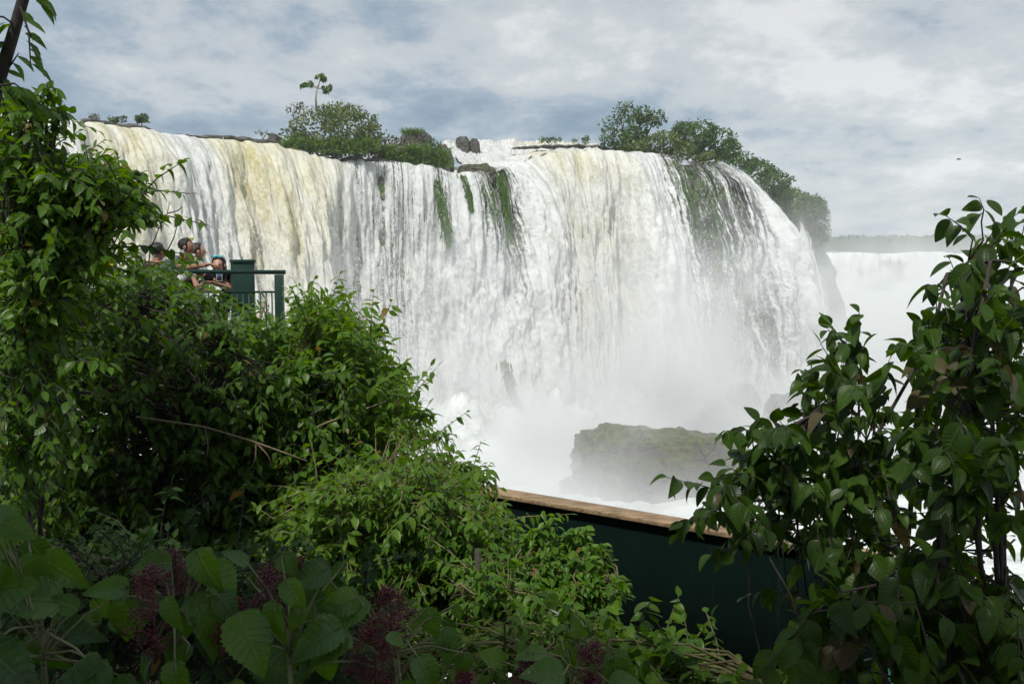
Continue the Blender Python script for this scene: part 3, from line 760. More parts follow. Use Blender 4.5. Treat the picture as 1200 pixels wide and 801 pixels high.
tuft('grass_clump', 'tall grass at the base of the big bush, above the amber water', 'grass clump', [P(RG.uniform(330, 440), 168 + (x_ := RG.uniform(0, 12)), 89.5) for _ in range(130)], M_gr, 8, (.6, 1.5), .13, .5)
tuft('grass_clump', 'small pale grass tuft on the dark skyline rock', 'grass clump', [P(RG.uniform(474, 494), 157, 100) for _ in range(14)], M_gr, 14, (.6, 1.3), .06, .4)
# cecropia: thin trunk, three umbrella leaf heads
base = P(371, 130, 96); ce = empty('cecropia_tree', tuple(base), 'thin cecropia tree with three umbrella leaf heads against the sky', 'tree')
m = MB(); top = P(372, 100, 96)
m.tube([base, (base + top) / 2 + Vector((-.12, 0, 0)), top], [.12, .09, .07], 6)
heads = [(360, 96, 8), (377, 88, 7), (383, 103, 7)]
for hx_, hy_, r_ in heads: m.tube([top + Vector((0, 0, -.3)), (top + P(hx_, hy_, 96)) / 2 + Vector((0, 0, -.15)), P(hx_, hy_ - 2, 96)], [.07, .05, .04], 5)
m.build('trunk', M_palebark, ce, smooth=True)
for hx_, hy_, r_ in heads:
    c = np.array(P(hx_, hy_, 96)); k = 7; pp_, dd_, ll_ = [], [], []
    for q in range(k):
        a = q / k * 2 * math.pi + RG.random(); el_ = RG.uniform(-.5, .7); o_ = np.array([math.cos(a), math.sin(a), el_]); st_ = c + o_ * RG.uniform(.2, .5)
        for f_ in range(9):
            b = a + (f_ - 4) * .5 + RG.normal(0, .1); pp_.append(st_); dd_.append((math.cos(b), math.sin(b), -.9 - 1.2 * RG.random())); ll_.append(RG.uniform(.34, .6))
    leaves('leaf_head', 'lance', pp_, dd_, np.array([[0, 0, 1.0]] * len(pp_)) + RG.normal(0, .3, (len(pp_), 3)), np.array(ll_), M_far2, ce, 1.0)
G_sh = 'tiny shrubs on the skyline of the brink'
for lab, x, y, w_, h_, Yd, k in (
  ('bare twiggy grey shrub on the skyline, leftmost of those above the far left brink', 110, 146, 7, 13, 79, 0),
  ('low spreading shrub on the far left skyline between a bare one and a round one', 139, 148, 13, 11, 80, 1),
  ('small round-headed shrub on the skyline, rightmost of the three above the left brink', 166, 148, 7, 14, 81, 1),
  ('pale leafless bush on the brink just left of the big olive bush', 308, 164, 11, 12, 90, 0),
  ('low dark shrub on the skyline left of the treed islet', 645, 170, 16, 9, 108, 1),
  ('thin open shrub on the skyline touching the treed islet', 681, 171, 14, 10, 108, 1)):
    crown('brink_shrub', lab, 'shrub', P(x, y, Yd), lobes_px([(x - w_ * .35, y - h_ * .65, Yd, w_ * .5, h_ * .35, .6), (x + w_ * .35, y - h_ * .7, Yd, w_ * .5, h_ * .4, .6)]), M_far3 if k == 0 else M_far2, 90 if k == 0 else 420, .2, .035, G_sh, limbs=10)
# treed islet
crown('tree', 'sparse tree with open airy crown at the left end of the treed islet', 'tree', P(728, 176, 108), lobes_px([(716,150,108,12,14,2),(727,135,108,12,12,2),(712,165,108,14,8,2),(733,124,108,10,6,1.5)]), M_far2, 900, .3, .1, limbs=9, fill=.3)
crown('tree', 'tall mid-green tree rising highest on the treed islet', 'tree', P(752, 178, 107), lobes_px([(745,150,107,16,18,2.5),(752,134,107,12,10,2),(768,138,107,14,9,2),(735,165,106,16,10,2.5)]), M_far2, 3600, .32, .16)
crown('tree', 'broad round dark green tree in the middle of the treed islet', 'tree', P(820, 186, 109), lobes_px([(815,160,109,26,19,3.5),(838,166,109,24,17,3),(800,155,109,14,12,3),(852,176,110,16,12,3)]), M_far2, 6500, .32, .2)
crown('bush', 'low bushes at the foot of the islet trees above the white water', 'bush', P(775, 184, 104), lobes_px([(775,168,105,26,14,2.5),(745,172,104,18,9,2),(800,178,104,18,11,2),(826,186,105,16,8,2)]), M_far1, 4200, .3, .08)
crown('tree', 'small leaning tree with a thin stem at the right of the treed islet', 'tree', P(862, 182, 110), lobes_px([(862,158,110,4,3,.6),(856,164,110,5,3,.6)]), M_far2, 60, .25, .05, limbs=5)
crown('bush', 'dense brush running down the headland beside the right edge of the falls', 'bush', P(890, 212, 128), lobes_px([(868,192,120,20,14,3),(888,204,126,20,16,4),(906,214,134,20,16,4),(900,240,134,14,18,3),(915,235,138,12,20,3)]), M_far2, 7500, .4, .1)
crown('bush', 'brown-green scrub on the headland above the thin side fall', 'bush', P(920, 240, 150), lobes_px([(916,232,146,14,14,4),(930,236,152,16,14,4),(922,256,150,13,18,3)]), M_far1, 4200, .42, .1)
crown('bush', 'rounded green bush overhanging the tip of the headland', 'bush', P(948, 262, 168), lobes_px([(950,244,168,17,17,5),(959,264,168,10,30,4),(944,240,160,12,10,3),(940,282,163,6,12,3)]), M_far2, 5500, .45, .1)
# narrow side fall on the headland
q = np.linspace(0, 1, 60)[:, None]; u = np.linspace(-1, 1, 30)[None]
A, B = P(936, 249, 142), P(962, 440, 131)
X = A.x + (B.x - A.x) * q + u * (.45 + 2.6 * q) + .25 * fbm(u * 3, q * 6, 0, 3); Yq = A.y + (B.y - A.y) * q + .6 * fbm(u * 3, q * 5, 1, 4, .6, 3); Z = A.z + (B.z - A.z) * q ** 1.2 + 0 * u
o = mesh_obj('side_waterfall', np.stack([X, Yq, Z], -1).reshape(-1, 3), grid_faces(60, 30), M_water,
   attrs=dict(cuv=np.stack([u * 1.5 + 0 * q + 80, q * 9 + 0 * u, 0 * X], -1).reshape(-1, 3), dens=((.66 - .3 * np.abs(u)) * np.clip(.3 + q * 3, 0, 1) * np.clip((1.02 - q) * 3.5, 0, 1)).ravel(), yel=0 * X.ravel()))
tag(o, kind='structure')
# moss ribbons hanging between the threads of water
def ribbon(label, pts, w_, n_, Y, L=(.5, 1.1)):
    pts = np.array(pts, float); t_ = RG.random(n_) * (len(pts) - 1)
    x = np.interp(t_, range(len(pts)), pts[:, 0]) + RG.normal(0, w_, n_); y = np.interp(t_, range(len(pts)), pts[:, 1])
    yy = np.interp(t_, range(len(pts)), Y)
    W = Pn(x, y, yy); d = RG.normal(0, .16, (n_, 3)) + np.array([.05, -.1, -1]); r = np.clip(RG.random(n_) * .8 + .2 * fbm(x * .3, y * .1), 0, .96)
    e = leaves('moss_ribbon', 'small', W, d, np.array([0, -1, .2]) + RG.normal(0, .4, (n_, 3)), RG.uniform(*L, n_), M_moss, None, .35, r)
    tag(e, label, 'moss', 'green moss ribbons on the wet cliff')
def cY(px, drop): # distance of the falling sheet at that place
    i = np.argmin(np.abs(lpx - px)); h_ = lv[i] * math.sqrt(2 * max(drop, 0) / 9.81); return float((ly[i] + ny[i] * (h_ + .5)))
ribbon('long dark green moss ribbon left of the ribbon cluster', [(506, 200), (514, 220), (521, 250), (526, 280)], 2.2, 420, [cY(508, 0), cY(508, 2), cY(508, 4), cY(508, 7)])
ribbon('bright green moss ribbon under the left end of the dark slab', [(541, 203), (549, 225), (556, 243)], 2.4, 330, [cY(545, .2), cY(545, 2), cY(545, 4)])
ribbon('wide bright moss ribbon in the middle of the ribbon cluster', [(560, 205), (572, 222), (577, 240), (577, 258)], 2.8, 520, [cY(565, .2), cY(565, 2), cY(565, 3.5), cY(565, 5)])
ribbon('right-hand moss ribbon of the cluster, longest of it', [(585, 200), (590, 225), (594, 255), (600, 295)], 2.2, 420, [cY(588, .2), cY(588, 3), cY(588, 5), cY(588, 8)])
ribbon('wide curtain of ferns and moss hanging below the treed islet', [(776, 186), (784, 215), (788, 245), (790, 262)], 7, 1500, [cY(785, .2), cY(785, 3), cY(785, 5), cY(785, 7)])
ribbon('thin moss strip right of the fern curtain, below the islet', [(828, 196), (833, 220), (838, 252)], 3, 300, [cY(830, .2), cY(830, 3), cY(830, 5)])
ribbon('faint moss patch low in the thin part of the falls below the islet', [(808, 225), (812, 255), (815, 280)], 3.5, 180, [cY(812, 3), cY(812, 5), cY(812, 8)])

ribbon('dark green moss streak low on the falls, just above the foam', [(590, 420), (597, 445), (604, 466), (610, 478)], 3, 260, [86.6, 86.3, 86.1, 86.0], (.5, .9))
# far forest beyond the distant fall
rows_ = []
n_ = 1500
fX = RG.uniform(60, 520, n_); fYd = RG.uniform(640, 900, n_); top_ = (10.5 + 4 * fbm(fX * .012, 1, 0, 3, .6, 77) + RG.uniform(-2.5, 2.5, n_)) * fYd / 800
ico = TPL['small']
LPp, LDd, LNn, LSs = [], [], [], []
for i in range(n_):
    k = 26; d = nrm(RG.normal(0, 1, (k, 3))); d[:, 2] = np.abs(d[:, 2]); r = RG.uniform(3, 6)
    c = np.array([fX[i], fYd[i], 16.5 + top_[i] - r * .6])
    LPp.append(c + d * np.array([r, r, r * .75])); LDd.append(RG.normal(0, 1, (k, 3))); LNn.append(d); LSs.append(RG.uniform(2, 3.6, k))
LPp, LDd, LNn, LSs = map(np.concatenate, (LPp, LDd, LNn, LSs))
o = leaves('far_forest', 'small', LPp, LDd, LNn, LSs, M_far2, None, 1.6); tag(o, 'hazy line of forest along the horizon beyond the distant fall', None, kind='stuff')
gx = np.linspace(40, 560, 200); gy = np.linspace(625, 930, 30); A, B = np.meshgrid(gx, gy)
hz_ = 17 + 9.5 * (A * 0 + 1) * np.clip((B - 625) / 25, 0, 1) + 2 * fbm(A * .03, B * .03, 0, 4, .6, 3)
fhill = mesh_obj('far_hills', np.stack([A, B, hz_], -1).reshape(-1, 3), grid_faces(30, 200), simple('forest_floor', (.04, .06, .025), .9, scale=.2)); tag(fhill, kind='structure')
# bird
c = P(1124, 187, 60); b = empty('bird', tuple(c), 'tiny dark bird gliding in the sky above the right-hand bush', 'bird')
mb = MB(); mb.tube([c + Vector((-.12, 0, 0)), c + Vector((-.05, 0, .01)), c + Vector((.06, 0, .01)), c + Vector((.13, 0, .02))], [.01, .03, .025, .008], 6)
mb.build('body', M_darkbark, b, smooth=True)
for s_ in (-1, 1):
    mb = MB(); mb.add([c + Vector((-.03, 0, .01)), c + Vector((.05, 0, .01)), c + Vector((.0, s_ * .14, .09)), c + Vector((-.06, s_ * .3, .03)), c + Vector((-.03, 0, .025)), c + Vector((.05, 0, .025)), c + Vector((.0, s_ * .14, .1)), c + Vector((-.06, s_ * .3, .035))],
      [(0, 1, 2, 3), (7, 6, 5, 4), (0, 4, 5, 1), (1, 5, 6, 2), (2, 6, 7, 3), (3, 7, 4, 0)]); mb.build('wing', M_darkbark, b)
# ================================================================== the near bank
gx = np.linspace(-26, 26, 150); gy = np.concatenate([np.linspace(-14, 20, 130), np.linspace(20.5, 34, 20)])
GX, GY = np.meshgrid(gx, gy)
left = 1 / (1 + np.exp((GX + .6) / .6))
zr = 13.35 - .92 * np.clip(GY - .8, 0, None) - .004 * np.clip(GY - .8, 0, None) ** 2
zl = 13.35 - .10 * np.clip(GY - 2.0, 0, 12) - 1.5 * np.clip(GY - 14.5, 0, None)
GZ = np.maximum(zl * left + zr * (1 - left), -2) + .10 * fbm(GX * .9, GY * .9, 0, 5, .6, 90)
tn = NT('leaf_litter_soil'); co = tn.n('TexCoord').outputs['Object']; n = tn.noise(co, 6, 6, .7)
bank = mesh_obj('river_bank', np.stack([GX, GY, GZ], -1).reshape(-1, 3), grid_faces(len(gy), len(gx)),
  tn.surf(tn.n('BsdfPrincipled', i_Base_Color=tn.mix(n, rgb(.006, .006, .003), rgb(.025, .021, .011)), i_Roughness=.95, i_Normal=tn.bump(n, .8, .05)))); tag(bank, kind='structure')
def gz(x, y):
    l = 1 / (1 + math.exp((x + .6) / .6)); a = max(y - .8, 0)
    return (13.35 - .10 * min(max(y - 2, 0), 12) - 1.5 * max(y - 14.5, 0)) * l + (13.35 - .92 * a - .004 * a * a) * (1 - l)

# ------------------------------------------------------------------ painted timber-capped barrier
def paint(name, col, rough=.45, var=.12, metal=0.0, stain=.5):
    t = NT(name); co = t.n('TexCoord').outputs['Object']; n = t.noise(co, 3, 6, .65); g = t.noise(t.vscale(co, (9, 9, .8)), 1.2, 5, .7)
    c = t.mix(t.mapr(n, .3, .7), rgb(*[x * (1 - var) for x in col]), rgb(*[x * (1 + var) for x in col]))
    c = t.mix(t.math('MULTIPLY', t.mapr(g, .55, .75), stain), c, rgb(*[x * .45 + .01 for x in col]))
    return t.surf(t.n('BsdfPrincipled', i_Base_Color=c, i_Roughness=t.mapr(n, .3, .7, rough, rough + .2), i_Metallic=metal, i_Specular_IOR_Level=.06 if rough > .8 else .4, i_Normal=t.bump(t.math('ADD', n, g), .25, .01)))
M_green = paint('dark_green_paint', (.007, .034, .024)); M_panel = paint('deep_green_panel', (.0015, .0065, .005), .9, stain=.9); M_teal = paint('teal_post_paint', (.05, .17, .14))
tn = NT('weathered_timber'); co = tn.n('TexCoord').outputs['Object']; g = tn.noise(tn.vscale(co, (3, 40, 40)), 1, 6, .65, .4); n = tn.noise(co, 5, 5, .6)
M_timber = tn.surf(tn.n('BsdfPrincipled', i_Base_Color=tn.mix(tn.mapr(tn.math('ADD', tn.math('MULTIPLY', g, .6), tn.math('MULTIPLY', n, .4)), .38, .62), rgb(.13, .085, .045), rgb(.36, .25, .14)), i_Roughness=.8, i_Normal=tn.bump(g, .6, .01)))
A, B = P(548, 573, 8.5), P(1046, 645, 6.45)
B.z = A.z
dv = (B - A); Lw = dv.length; ux = np.array(dv / Lw); uy = np.array([-ux[1], ux[0], 0]); Rm = np.stack([ux, uy, (0, 0, 1)], 1)
e = empty('barrier', tuple(A - Vector((0, 0, 1.25))), 'long dark green solid barrier with a brown timber cap below the pool', 'barrier')
A2 = np.array(A) - ux * 2.5
def bpt(s_, off, z): return A2 + ux * s_ + uy * off + np.array([0, 0, z])
Lt = Lw + 2.5
m = MB()
for k in range(4): m.box(bpt(Lt * (k + .5) / 4, .12, -.02), (Lt / 4 - .004, .20, .035), Rm)
m.build('timber_cap', M_timber, e, bevel=.004)
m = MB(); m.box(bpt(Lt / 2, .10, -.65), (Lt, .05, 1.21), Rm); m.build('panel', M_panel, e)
m = MB(); m.box(bpt(Lt + .02, .10, -.75), (.09, .09, 1.5), Rm); m.build('end_post', M_teal, e, bevel=.006)
# walkway slab the barrier stands on
m = MB(); m.box(bpt(Lt / 2, .75, -1.38), (Lt, 1.5, .22), Rm); m.box(bpt(Lt * .2, .75, -3.8), (.3, .3, 4.6), Rm); m.box(bpt(Lt * .8, .75, -4.4), (.3, .3, 5.9), Rm)
o = m.build('walkway', simple('walkway_concrete', (.16, .155, .14), .9), bevel=.01); tag(o, kind='structure')
# cable rope fence in front
e = empty('cable_fence', tuple(P(588, 745, 4.6)), 'low fence of pale steel cables slanting down through the bottom greenery', 'cable fence')
for k in range(3):
    a, b = P(560, 668 + 30 * k, 5.3), P(845, 812 + 20 * k, 4.3); mid = (a + b) / 2 - Vector((0, 0, .02))
    m = MB(); m.tube([a, mid, b], .006, 6); m.build('cable', simple('steel_cable_%d' % k if k else 'steel_cable', (.35, .42, .46), .35, .6) if k == 0 else bpy.data.materials['steel_cable'], e, smooth=True)
for x, y, Yd in ((560, 660, 5.3), (845, 812, 4.3)):
    a = P(x, y, Yd); m = MB(); m.tube([a + Vector((0, 0, .08)), (a.x, a.y, min(gz(a.x, a.y), a.z - .4) - .2)], .018, 8); m.build('post', M_darkbark, e, smooth=True)

# ------------------------------------------------------------------ viewing platform, rail, cabinet
PZ = 13.72
m = MB(); m.box((-6.6, 14.0, PZ - .06), (7.5, 2.4, .12)); m.box((-6.6, 12.86, PZ - .16), (7.6, .08, .2))
for x in (-9.8, -6.5, -3.2):
    for y in (13.1, 14.9): m.box((x, y, PZ - 2.2), (.14, .14, 4.0))
o = m.build('viewing_platform', simple('platform_concrete', (.18, .17, .15), .9), bevel=.01); tag(o, kind='structure')
RX1 = P(327, 318, 12.8).x; RZ = P(300, 317, 12.8).z
e = empty('railing', (-5, 12.8, PZ), 'dark green steel railing along the front of the viewing platform', 'railing')
m = MB(); m.tube([(-10.4, 12.8, RZ + .02), (-6, 12.8, RZ), (RX1 + .08, 12.8, RZ - .02)], .028, 10); m.build('top_rail', M_green, e, smooth=True)
for x in (-10.3, -8.4, -6.5, -4.75): m = MB(); m.box((x, 12.8, (PZ + RZ) / 2 - .04), (.07, .07, RZ - PZ - .02)); m.build('post', M_green, e, bevel=.004)
m = MB(); m.box((RX1, 12.8, (PZ + RZ) / 2 - .06), (.10, .10, RZ - PZ + .02)); m.build('post', M_green, e, bevel=.004)
m = MB(); zt = P(300, 342, 12.8).z; m.box(((-10.3 + RX1) / 2, 12.8, zt), (10.3 + RX1 - .02, .03, .025)); m.box(((-10.3 + RX1) / 2, 12.8, PZ + .1), (10.3 + RX1 - .02, .03, .03)); m.build('cross_rail', M_green, e)
m = MB(); x = -10.2
while x < RX1 - .06: m.box((x, 12.8, (zt + PZ + .1) / 2), (.016, .016, zt - PZ - .13)); x += .072
m.build('pickets', M_green, e)
c = P(284, 304, 13.2); a = R(24); rm = np.array([(math.cos(a), -math.sin(a), 0), (math.sin(a), math.cos(a), 0), (0, 0, 1)])
e = empty('cabinet', (c.x, c.y, PZ), 'square dark green steel pillar cabinet standing behind the railing', 'cabinet')
m = MB(); m.box((c.x, c.y, (PZ + c.z) / 2 - .02), (.26, .26, c.z - PZ - .04), rm); m.build('body', M_green, e, bevel=.006)
m = MB(); m.box((c.x, c.y, c.z - .02), (.285, .285, .04), rm); m.build('lid', M_green, e, bevel=.006)
m = MB(); m.box(np.array((c.x, c.y, (PZ + c.z) / 2)) + rm @ np.array((0, -.133, 0)), (.20, .008, .85), rm); m.build('door', M_green, e, bevel=.002)
m = MB(); m.tube([(c.x, c.y, c.z), (c.x, c.y, c.z + .035)], .006, 6); m.build('bolt', M_green, e)

# ------------------------------------------------------------------ people
def skin(name, V, E, mat, parent, sub=2):
    """V: {key: (x, y, z, r)}; E: list of chains of keys -> one continuous surface"""
    keys = list(V); ix = {k: i for i, k in enumerate(keys)}
    me = bpy.data.meshes.new(name); ed = set()
    for ch in E:
        for a, b in zip(ch[:-1], ch[1:]): ed.add((ix[a], ix[b]))
    me.from_pydata([V[k][:3] for k in keys], list(ed), []); me.materials.append(mat)
    o = bpy.data.objects.new(name, me); C.objects.link(o)
    o.modifiers.new('skin', 'SKIN'); o.modifiers['skin'].use_smooth_shade = True
    sk = me.skin_vertices[0].data if me.skin_vertices else None
    if sk is None:
        import bmesh
        bm = bmesh.new(); bm.from_mesh(me); bm.verts.layers.skin.verify(); bm.to_mesh(me); bm.free(); sk = me.skin_vertices[0].data
    for i, k in enumerate(keys):
        r = V[k][3]; sk[i].radius = (r, r) if not hasattr(r, '__len__') else r; sk[i].use_root = (i == 0)
    s_ = o.modifiers.new('sub', 'SUBSURF'); s_.levels = s_.render_levels = sub
    o.parent = parent; return o

def skinmat(name, c):
    t = NT(name); n = t.noise(t.n('TexCoord').outputs['Object'], 18, 4, .6)
    b = t.n('BsdfPrincipled', i_Base_Color=t.mix(n, rgb(*[x * .85 for x in c]), rgb(*[x * 1.1 for x in c])), i_Roughness=.5); b.inputs['Subsurface Weight'].default_value = .08; b.inputs['Subsurface Radius'].default_value = (.02, .008, .004)
    return t.surf(b)
M_skin = skinmat('tanned_skin', (.30, .15, .09)); M_skin2 = skinmat('warm_skin', (.38, .20, .13)); M_hair = simple('black_hair', (.012, .009, .008), .45, scale=60, bump=.6)
def cloth(name, c): return simple(name, c, .9, scale=40, bump=.3, spec=.15)
def ell(mb, c, r, fr, n=10, fn=None):
    th = np.linspace(0, math.pi, n)[:, None]; ph = np.linspace(0, 2 * math.pi, n * 2, endpoint=False)[None]
    L = np.stack([np.sin(th) * np.cos(ph) * r[0], np.sin(th) * np.sin(ph) * r[1], np.cos(th) * r[2] + 0 * ph], -1).reshape(-1, 3)
    if fn is not None: L = fn(L)
    mb.add(L @ np.array(fr).T + np.array(c), grid_faces(n, 2 * n, True))

def person(label, feet, head, face, lean, mskin, shirt, shorts, arms, group=None, hair='short', shades=None, shoes=None, capr=None):
    """feet, head: world positions; face: unit direction of gaze; arms: two lists elbow, wrist"""
    feet = Vector(feet); head = Vector(head); f = Vector(face); f.z = 0; f.normalize(); s_ = Vector((f.y, -f.x, 0))   # s_ = right-hand side
    H = 1.70
    e = empty('person', tuple(feet), label, 'person', group)
    org = feet
    hip = feet + Vector((0, 0, .90)) - f * lean * .22
    neck = head - Vector((0, 0, .14)) - f * .045
    chest = hip.lerp(neck, .66) - f * .02; waist = hip.lerp(neck, .28)
    L = lambda v: tuple(Vector(v) - org)
    V = {'hip': (*L(hip), (.15, .11)), 'waist': (*L(waist), (.135, .10)), 'chest': (*L(chest), (.16, .115)), 'neck': (*L(neck), .058), 'head0': (*L(head - Vector((0, 0, .062)) + f * .022), .060),
         'head1': (*L(head), .088), 'head2': (*L(head + Vector((0, 0, .055)) - f * .01), .078), 'head3': (*L(head + Vector((0, 0, .085)) - f * .01), .045)}
    V['nose'] = (*L(head + f * .102 - Vector((0, 0, .025))), .014)
    E = [['hip', 'waist', 'chest', 'neck', 'head0', 'head1', 'head2', 'head3'], ['head1', 'nose']]
    Sh = {}; Pa = {}
    for sd_, (el, wr) in zip((-1, 1), arms):
        k = 'l' if sd_ < 0 else 'r'; sh = chest.lerp(neck, .55) + s_ * sd_ * .17; el = Vector(el); wr = Vector(wr); d = (wr - el).normalized()
        V[k + 'sh'] = (*L(sh), .060); V[k + 'el'] = (*L(el), .042); V[k + 'wr'] = (*L(wr), .027); pal = wr + d * .06; V[k + 'pa'] = (*L(pal), (.034, .02))
        V[k + 'mid'] = (*L(el.lerp(wr, .3)), .041)
        E.append(['chest', k + 'sh', k + 'el', k + 'mid', k + 'wr', k + 'pa'])
        q = Vector((0, 0, 1)).cross(d).normalized()
        for fi, (o_, ln) in enumerate(((-.027, .065), (-.009, .08), (.009, .075), (.027, .058))):
            b1 = pal + d * .035 + q * o_; b2 = b1 + d * ln * .5 - Vector((0, 0, .008)); b3 = b2 + d * ln * .4 - Vector((0, 0, .022))
            for j, b_ in enumerate((b1, b2, b3)): V[f'{k}f{fi}{j}'] = (*L(b_), .0095 - .001 * j)
            E.append([k + 'pa', f'{k}f{fi}0', f'{k}f{fi}1', f'{k}f{fi}2'])
        tb = wr + d * .03 - q * sd_ * .03; tt_ = tb + d * .04 - q * sd_ * .02
        V[k + 't0'] = (*L(tb), .011); V[k + 't1'] = (*L(tt_), .010); E.append([k + 'wr', k + 't0', k + 't1'])
        Sh[k] = (sh, sh.lerp(el, .62))
        hp_ = hip + s_ * sd_ * .09 - Vector((0, 0, .05)); an = feet + s_ * sd_ * .10 + Vector((0, 0, .08)); kn = hp_.lerp(an, .5) + f * .05
        V[k + 'hp'] = (*L(hp_), .085); V[k + 'kn'] = (*L(kn), .055); V[k + 'ca'] = (*L(kn.lerp(an, .3) - f * .02), .055); V[k + 'an'] = (*L(an), .036); V[k + 'to'] = (*L(an + f * .15 - Vector((0, 0, .045))), (.035, .028))
        E.append(['hip', k + 'hp', k + 'kn', k + 'ca', k + 'an', k + 'to'])
        Pa[k] = (hp_, kn, an)
    skin('body', V, E, mskin, e)
    # ears
    for sd_ in (-1, 1):
        m = MB(); ell(m, head + s_ * sd_ * .083 - Vector((0, 0, .01)), (.022, .012, .032), np.stack([np.array(f), np.array(s_), (0, 0, 1)], 1), 7); m.build('ear', mskin, e, smooth=True)
        m = MB(); ell(m, head + s_ * sd_ * .032 + f * .079 + Vector((0, 0, .005)), (.008, .015, .008), np.stack([np.array(f), np.array(s_), (0, 0, 1)], 1), 7); m.build('eye', M_hair, e, smooth=True)
    m = MB(); ell(m, head + f * .083 - Vector((0, 0, .062)), (.008, .024, .006), np.stack([np.array(f), np.array(s_), (0, 0, 1)], 1), 7); m.build('mouth', simple('lips', (.22, .08, .06), .5), e, smooth=True)
    # shirt with sleeves, shorts
    g = 1.13
    V = {'hip': (*L(hip + Vector((0, 0, .02))), (.165, .125)), 'waist': (*L(waist), (.155, .12)), 'chest': (*L(chest), (.18, .135)), 'nk': (*L(chest.lerp(neck, .72)), .082)}
    E = [['hip', 'waist', 'chest', 'nk']]
    for k in 'lr': V[k + 's'] = (*L(Sh[k][0]), .075); V[k + 'e'] = (*L(Sh[k][1]), .062); E.append(['chest', k + 's', k + 'e'])
    skin('shirt', V, E, shirt, e)
    V = {'hip': (*L(hip), (.168, .128))}; E = []
    for k in 'lr':
        V[k + 'h'] = (*L(Pa[k][0]), .10); V[k + 'k'] = (*L(Pa[k][0].lerp(Pa[k][1], .95)), .082); E.append(['hip', k + 'h', k + 'k'])
    skin('shorts', V, E, shorts, e)
    for k in 'lr':
        an = Pa[k][2]; m = MB(); fr = np.stack([np.array(f), np.array(s_), (0, 0, 1)], 1)
        ell(m, an + f * .07 - Vector((0, 0, .035)), (.145, .05, .05), fr, 9, lambda Lc: np.stack([Lc[:, 0], Lc[:, 1], np.maximum(Lc[:, 2] * (1 - .25 * np.sign(Lc[:, 0]) * (Lc[:, 0] / .145) ** 2), -.04)], -1))
        m.build('shoe', shoes or M_white, e, smooth=True)
    m = MB(); fr = np.stack([np.array(f), np.array(s_), (0, 0, 1)], 1)
    def hf(Lc):
        x, y, z = Lc[:, 0], Lc[:, 1], Lc[:, 2]; cut = (x > .035) & (z < .055); x = np.where(cut, np.minimum(x, .05), x); z = np.maximum(z, -.07 if hair == 'short' else -.24); return np.stack([x, y, z], -1)
    ell(m, head + Vector((0, 0, .030)) - f * .025, (.108, .094, .088), fr, 14, hf)
    if hair == 'long': ell(m, head - f * .06 - Vector((0, 0, .06)), (.06, .095, .17), fr, 10)
    m.build('hair', M_hair, e, smooth=True)
    if shades:
        m = MB()
        for sd_ in (-1, 1): ell(m, head + f * .055 + Vector((0, 0, .108)) + s_ * sd_ * .035, (.014, .030, .022), fr, 8)
        m.build('sunglasses', shades, e, smooth=True)
        for sd_ in (-1, 1): m = MB(); m.tube([head + f * .05 + Vector((0, 0, .125)) + s_ * sd_ * .064, head - f * .03 + Vector((0, 0, .08)) + s_ * sd_ * .098], .004, 5); m.build('sunglasses_arm', M_hair, e)
    return e
M_white = cloth('white_canvas', (.75, .75, .75)); M_grey = cloth('grey_blue_cotton', (.10, .12, .15)); M_blk = cloth('black_cotton', (.015, .014, .018)); M_wsh = cloth('white_cotton', (.7, .7, .7))
M_navy = cloth('navy_cotton', (.03, .04, .08)); M_dkr = cloth('maroon_cotton', (.06, .02, .02))
def glossm(n, c): t = NT(n); return t.surf(t.n('BsdfPrincipled', i_Base_Color=rgb(*c), i_Roughness=.12))
h1 = P(220, 289, 13.35); w1 = P(244, 314, 12.85)
person('man in grey t-shirt leaning on the rail in profile, yellow-tinted shades on his head', (h1.x - .28, 13.45, PZ), h1, (1, -.18, 0), 1.0, M_skin, M_grey, M_navy,
       [((h1.x + .08, 13.75, h1.z - .40), (h1.x + .32, 13.65, h1.z - .45)), ((h1.x + .06, 12.98, h1.z - .27), (w1.x - .03, w1.y, w1.z + .04))], None, 'short', glossm('yellow_lens', (.7, .62, .15)))
h2 = P(233, 294, 14.3)
person('person in white half hidden behind the man in grey', (h2.x - .1, 14.35, PZ), h2, (1, .2, 0), .4, M_skin2, M_wsh, M_blk,
       [((h2.x + .1, 14.6, h2.z - .45), (h2.x + .32, 14.5, h2.z - .5)), ((h2.x + .05, 14.0, h2.z - .5), (h2.x + .3, 14.0, h2.z - .55))])
h3 = P(256, 310, 13.55)
person('dark-haired woman in black looking down at a phone, turquoise shades on her head', (h3.x, 14.0, PZ), h3, (.0, -1, 0), 1.4, M_skin2, M_blk, M_blk,
       [((h3.x + .24, 13.45, h3.z - .34), (h3.x + .07, 13.16, h3.z - .24)), ((h3.x - .24, 13.45, h3.z - .34), (h3.x - .07, 13.16, h3.z - .24))], None, 'long', glossm('turquoise_lens', (.08, .5, .55)))
m = MB(); pc = P(257, 323, 13.06); m.box(pc, (.075, .012, .14)); e = empty('phone', tuple(pc), 'small phone with pale screen edge held up by the woman in black', 'phone'); m.build('case', M_white, e, bevel=.004)
m = MB(); m.box(pc + Vector((0, -.0075, .0)), (.062, .002, .118)); m.build('back_plate', glossm('phone_back', (.10, .12, .2)), e)
h4 = P(186, 294, 13.6)
person('dark-haired person at the left, head just showing above the leaves', (h4.x, 13.75, PZ), h4, (.5, .6, 0), .5, M_skin, M_dkr, M_navy,
       [((h4.x - .2, 13.7, h4.z - .5), (h4.x - .1, 13.5, h4.z - .6)), ((h4.x + .25, 13.6, h4.z - .5), (h4.x + .2, 13.35, h4.z - .55))])

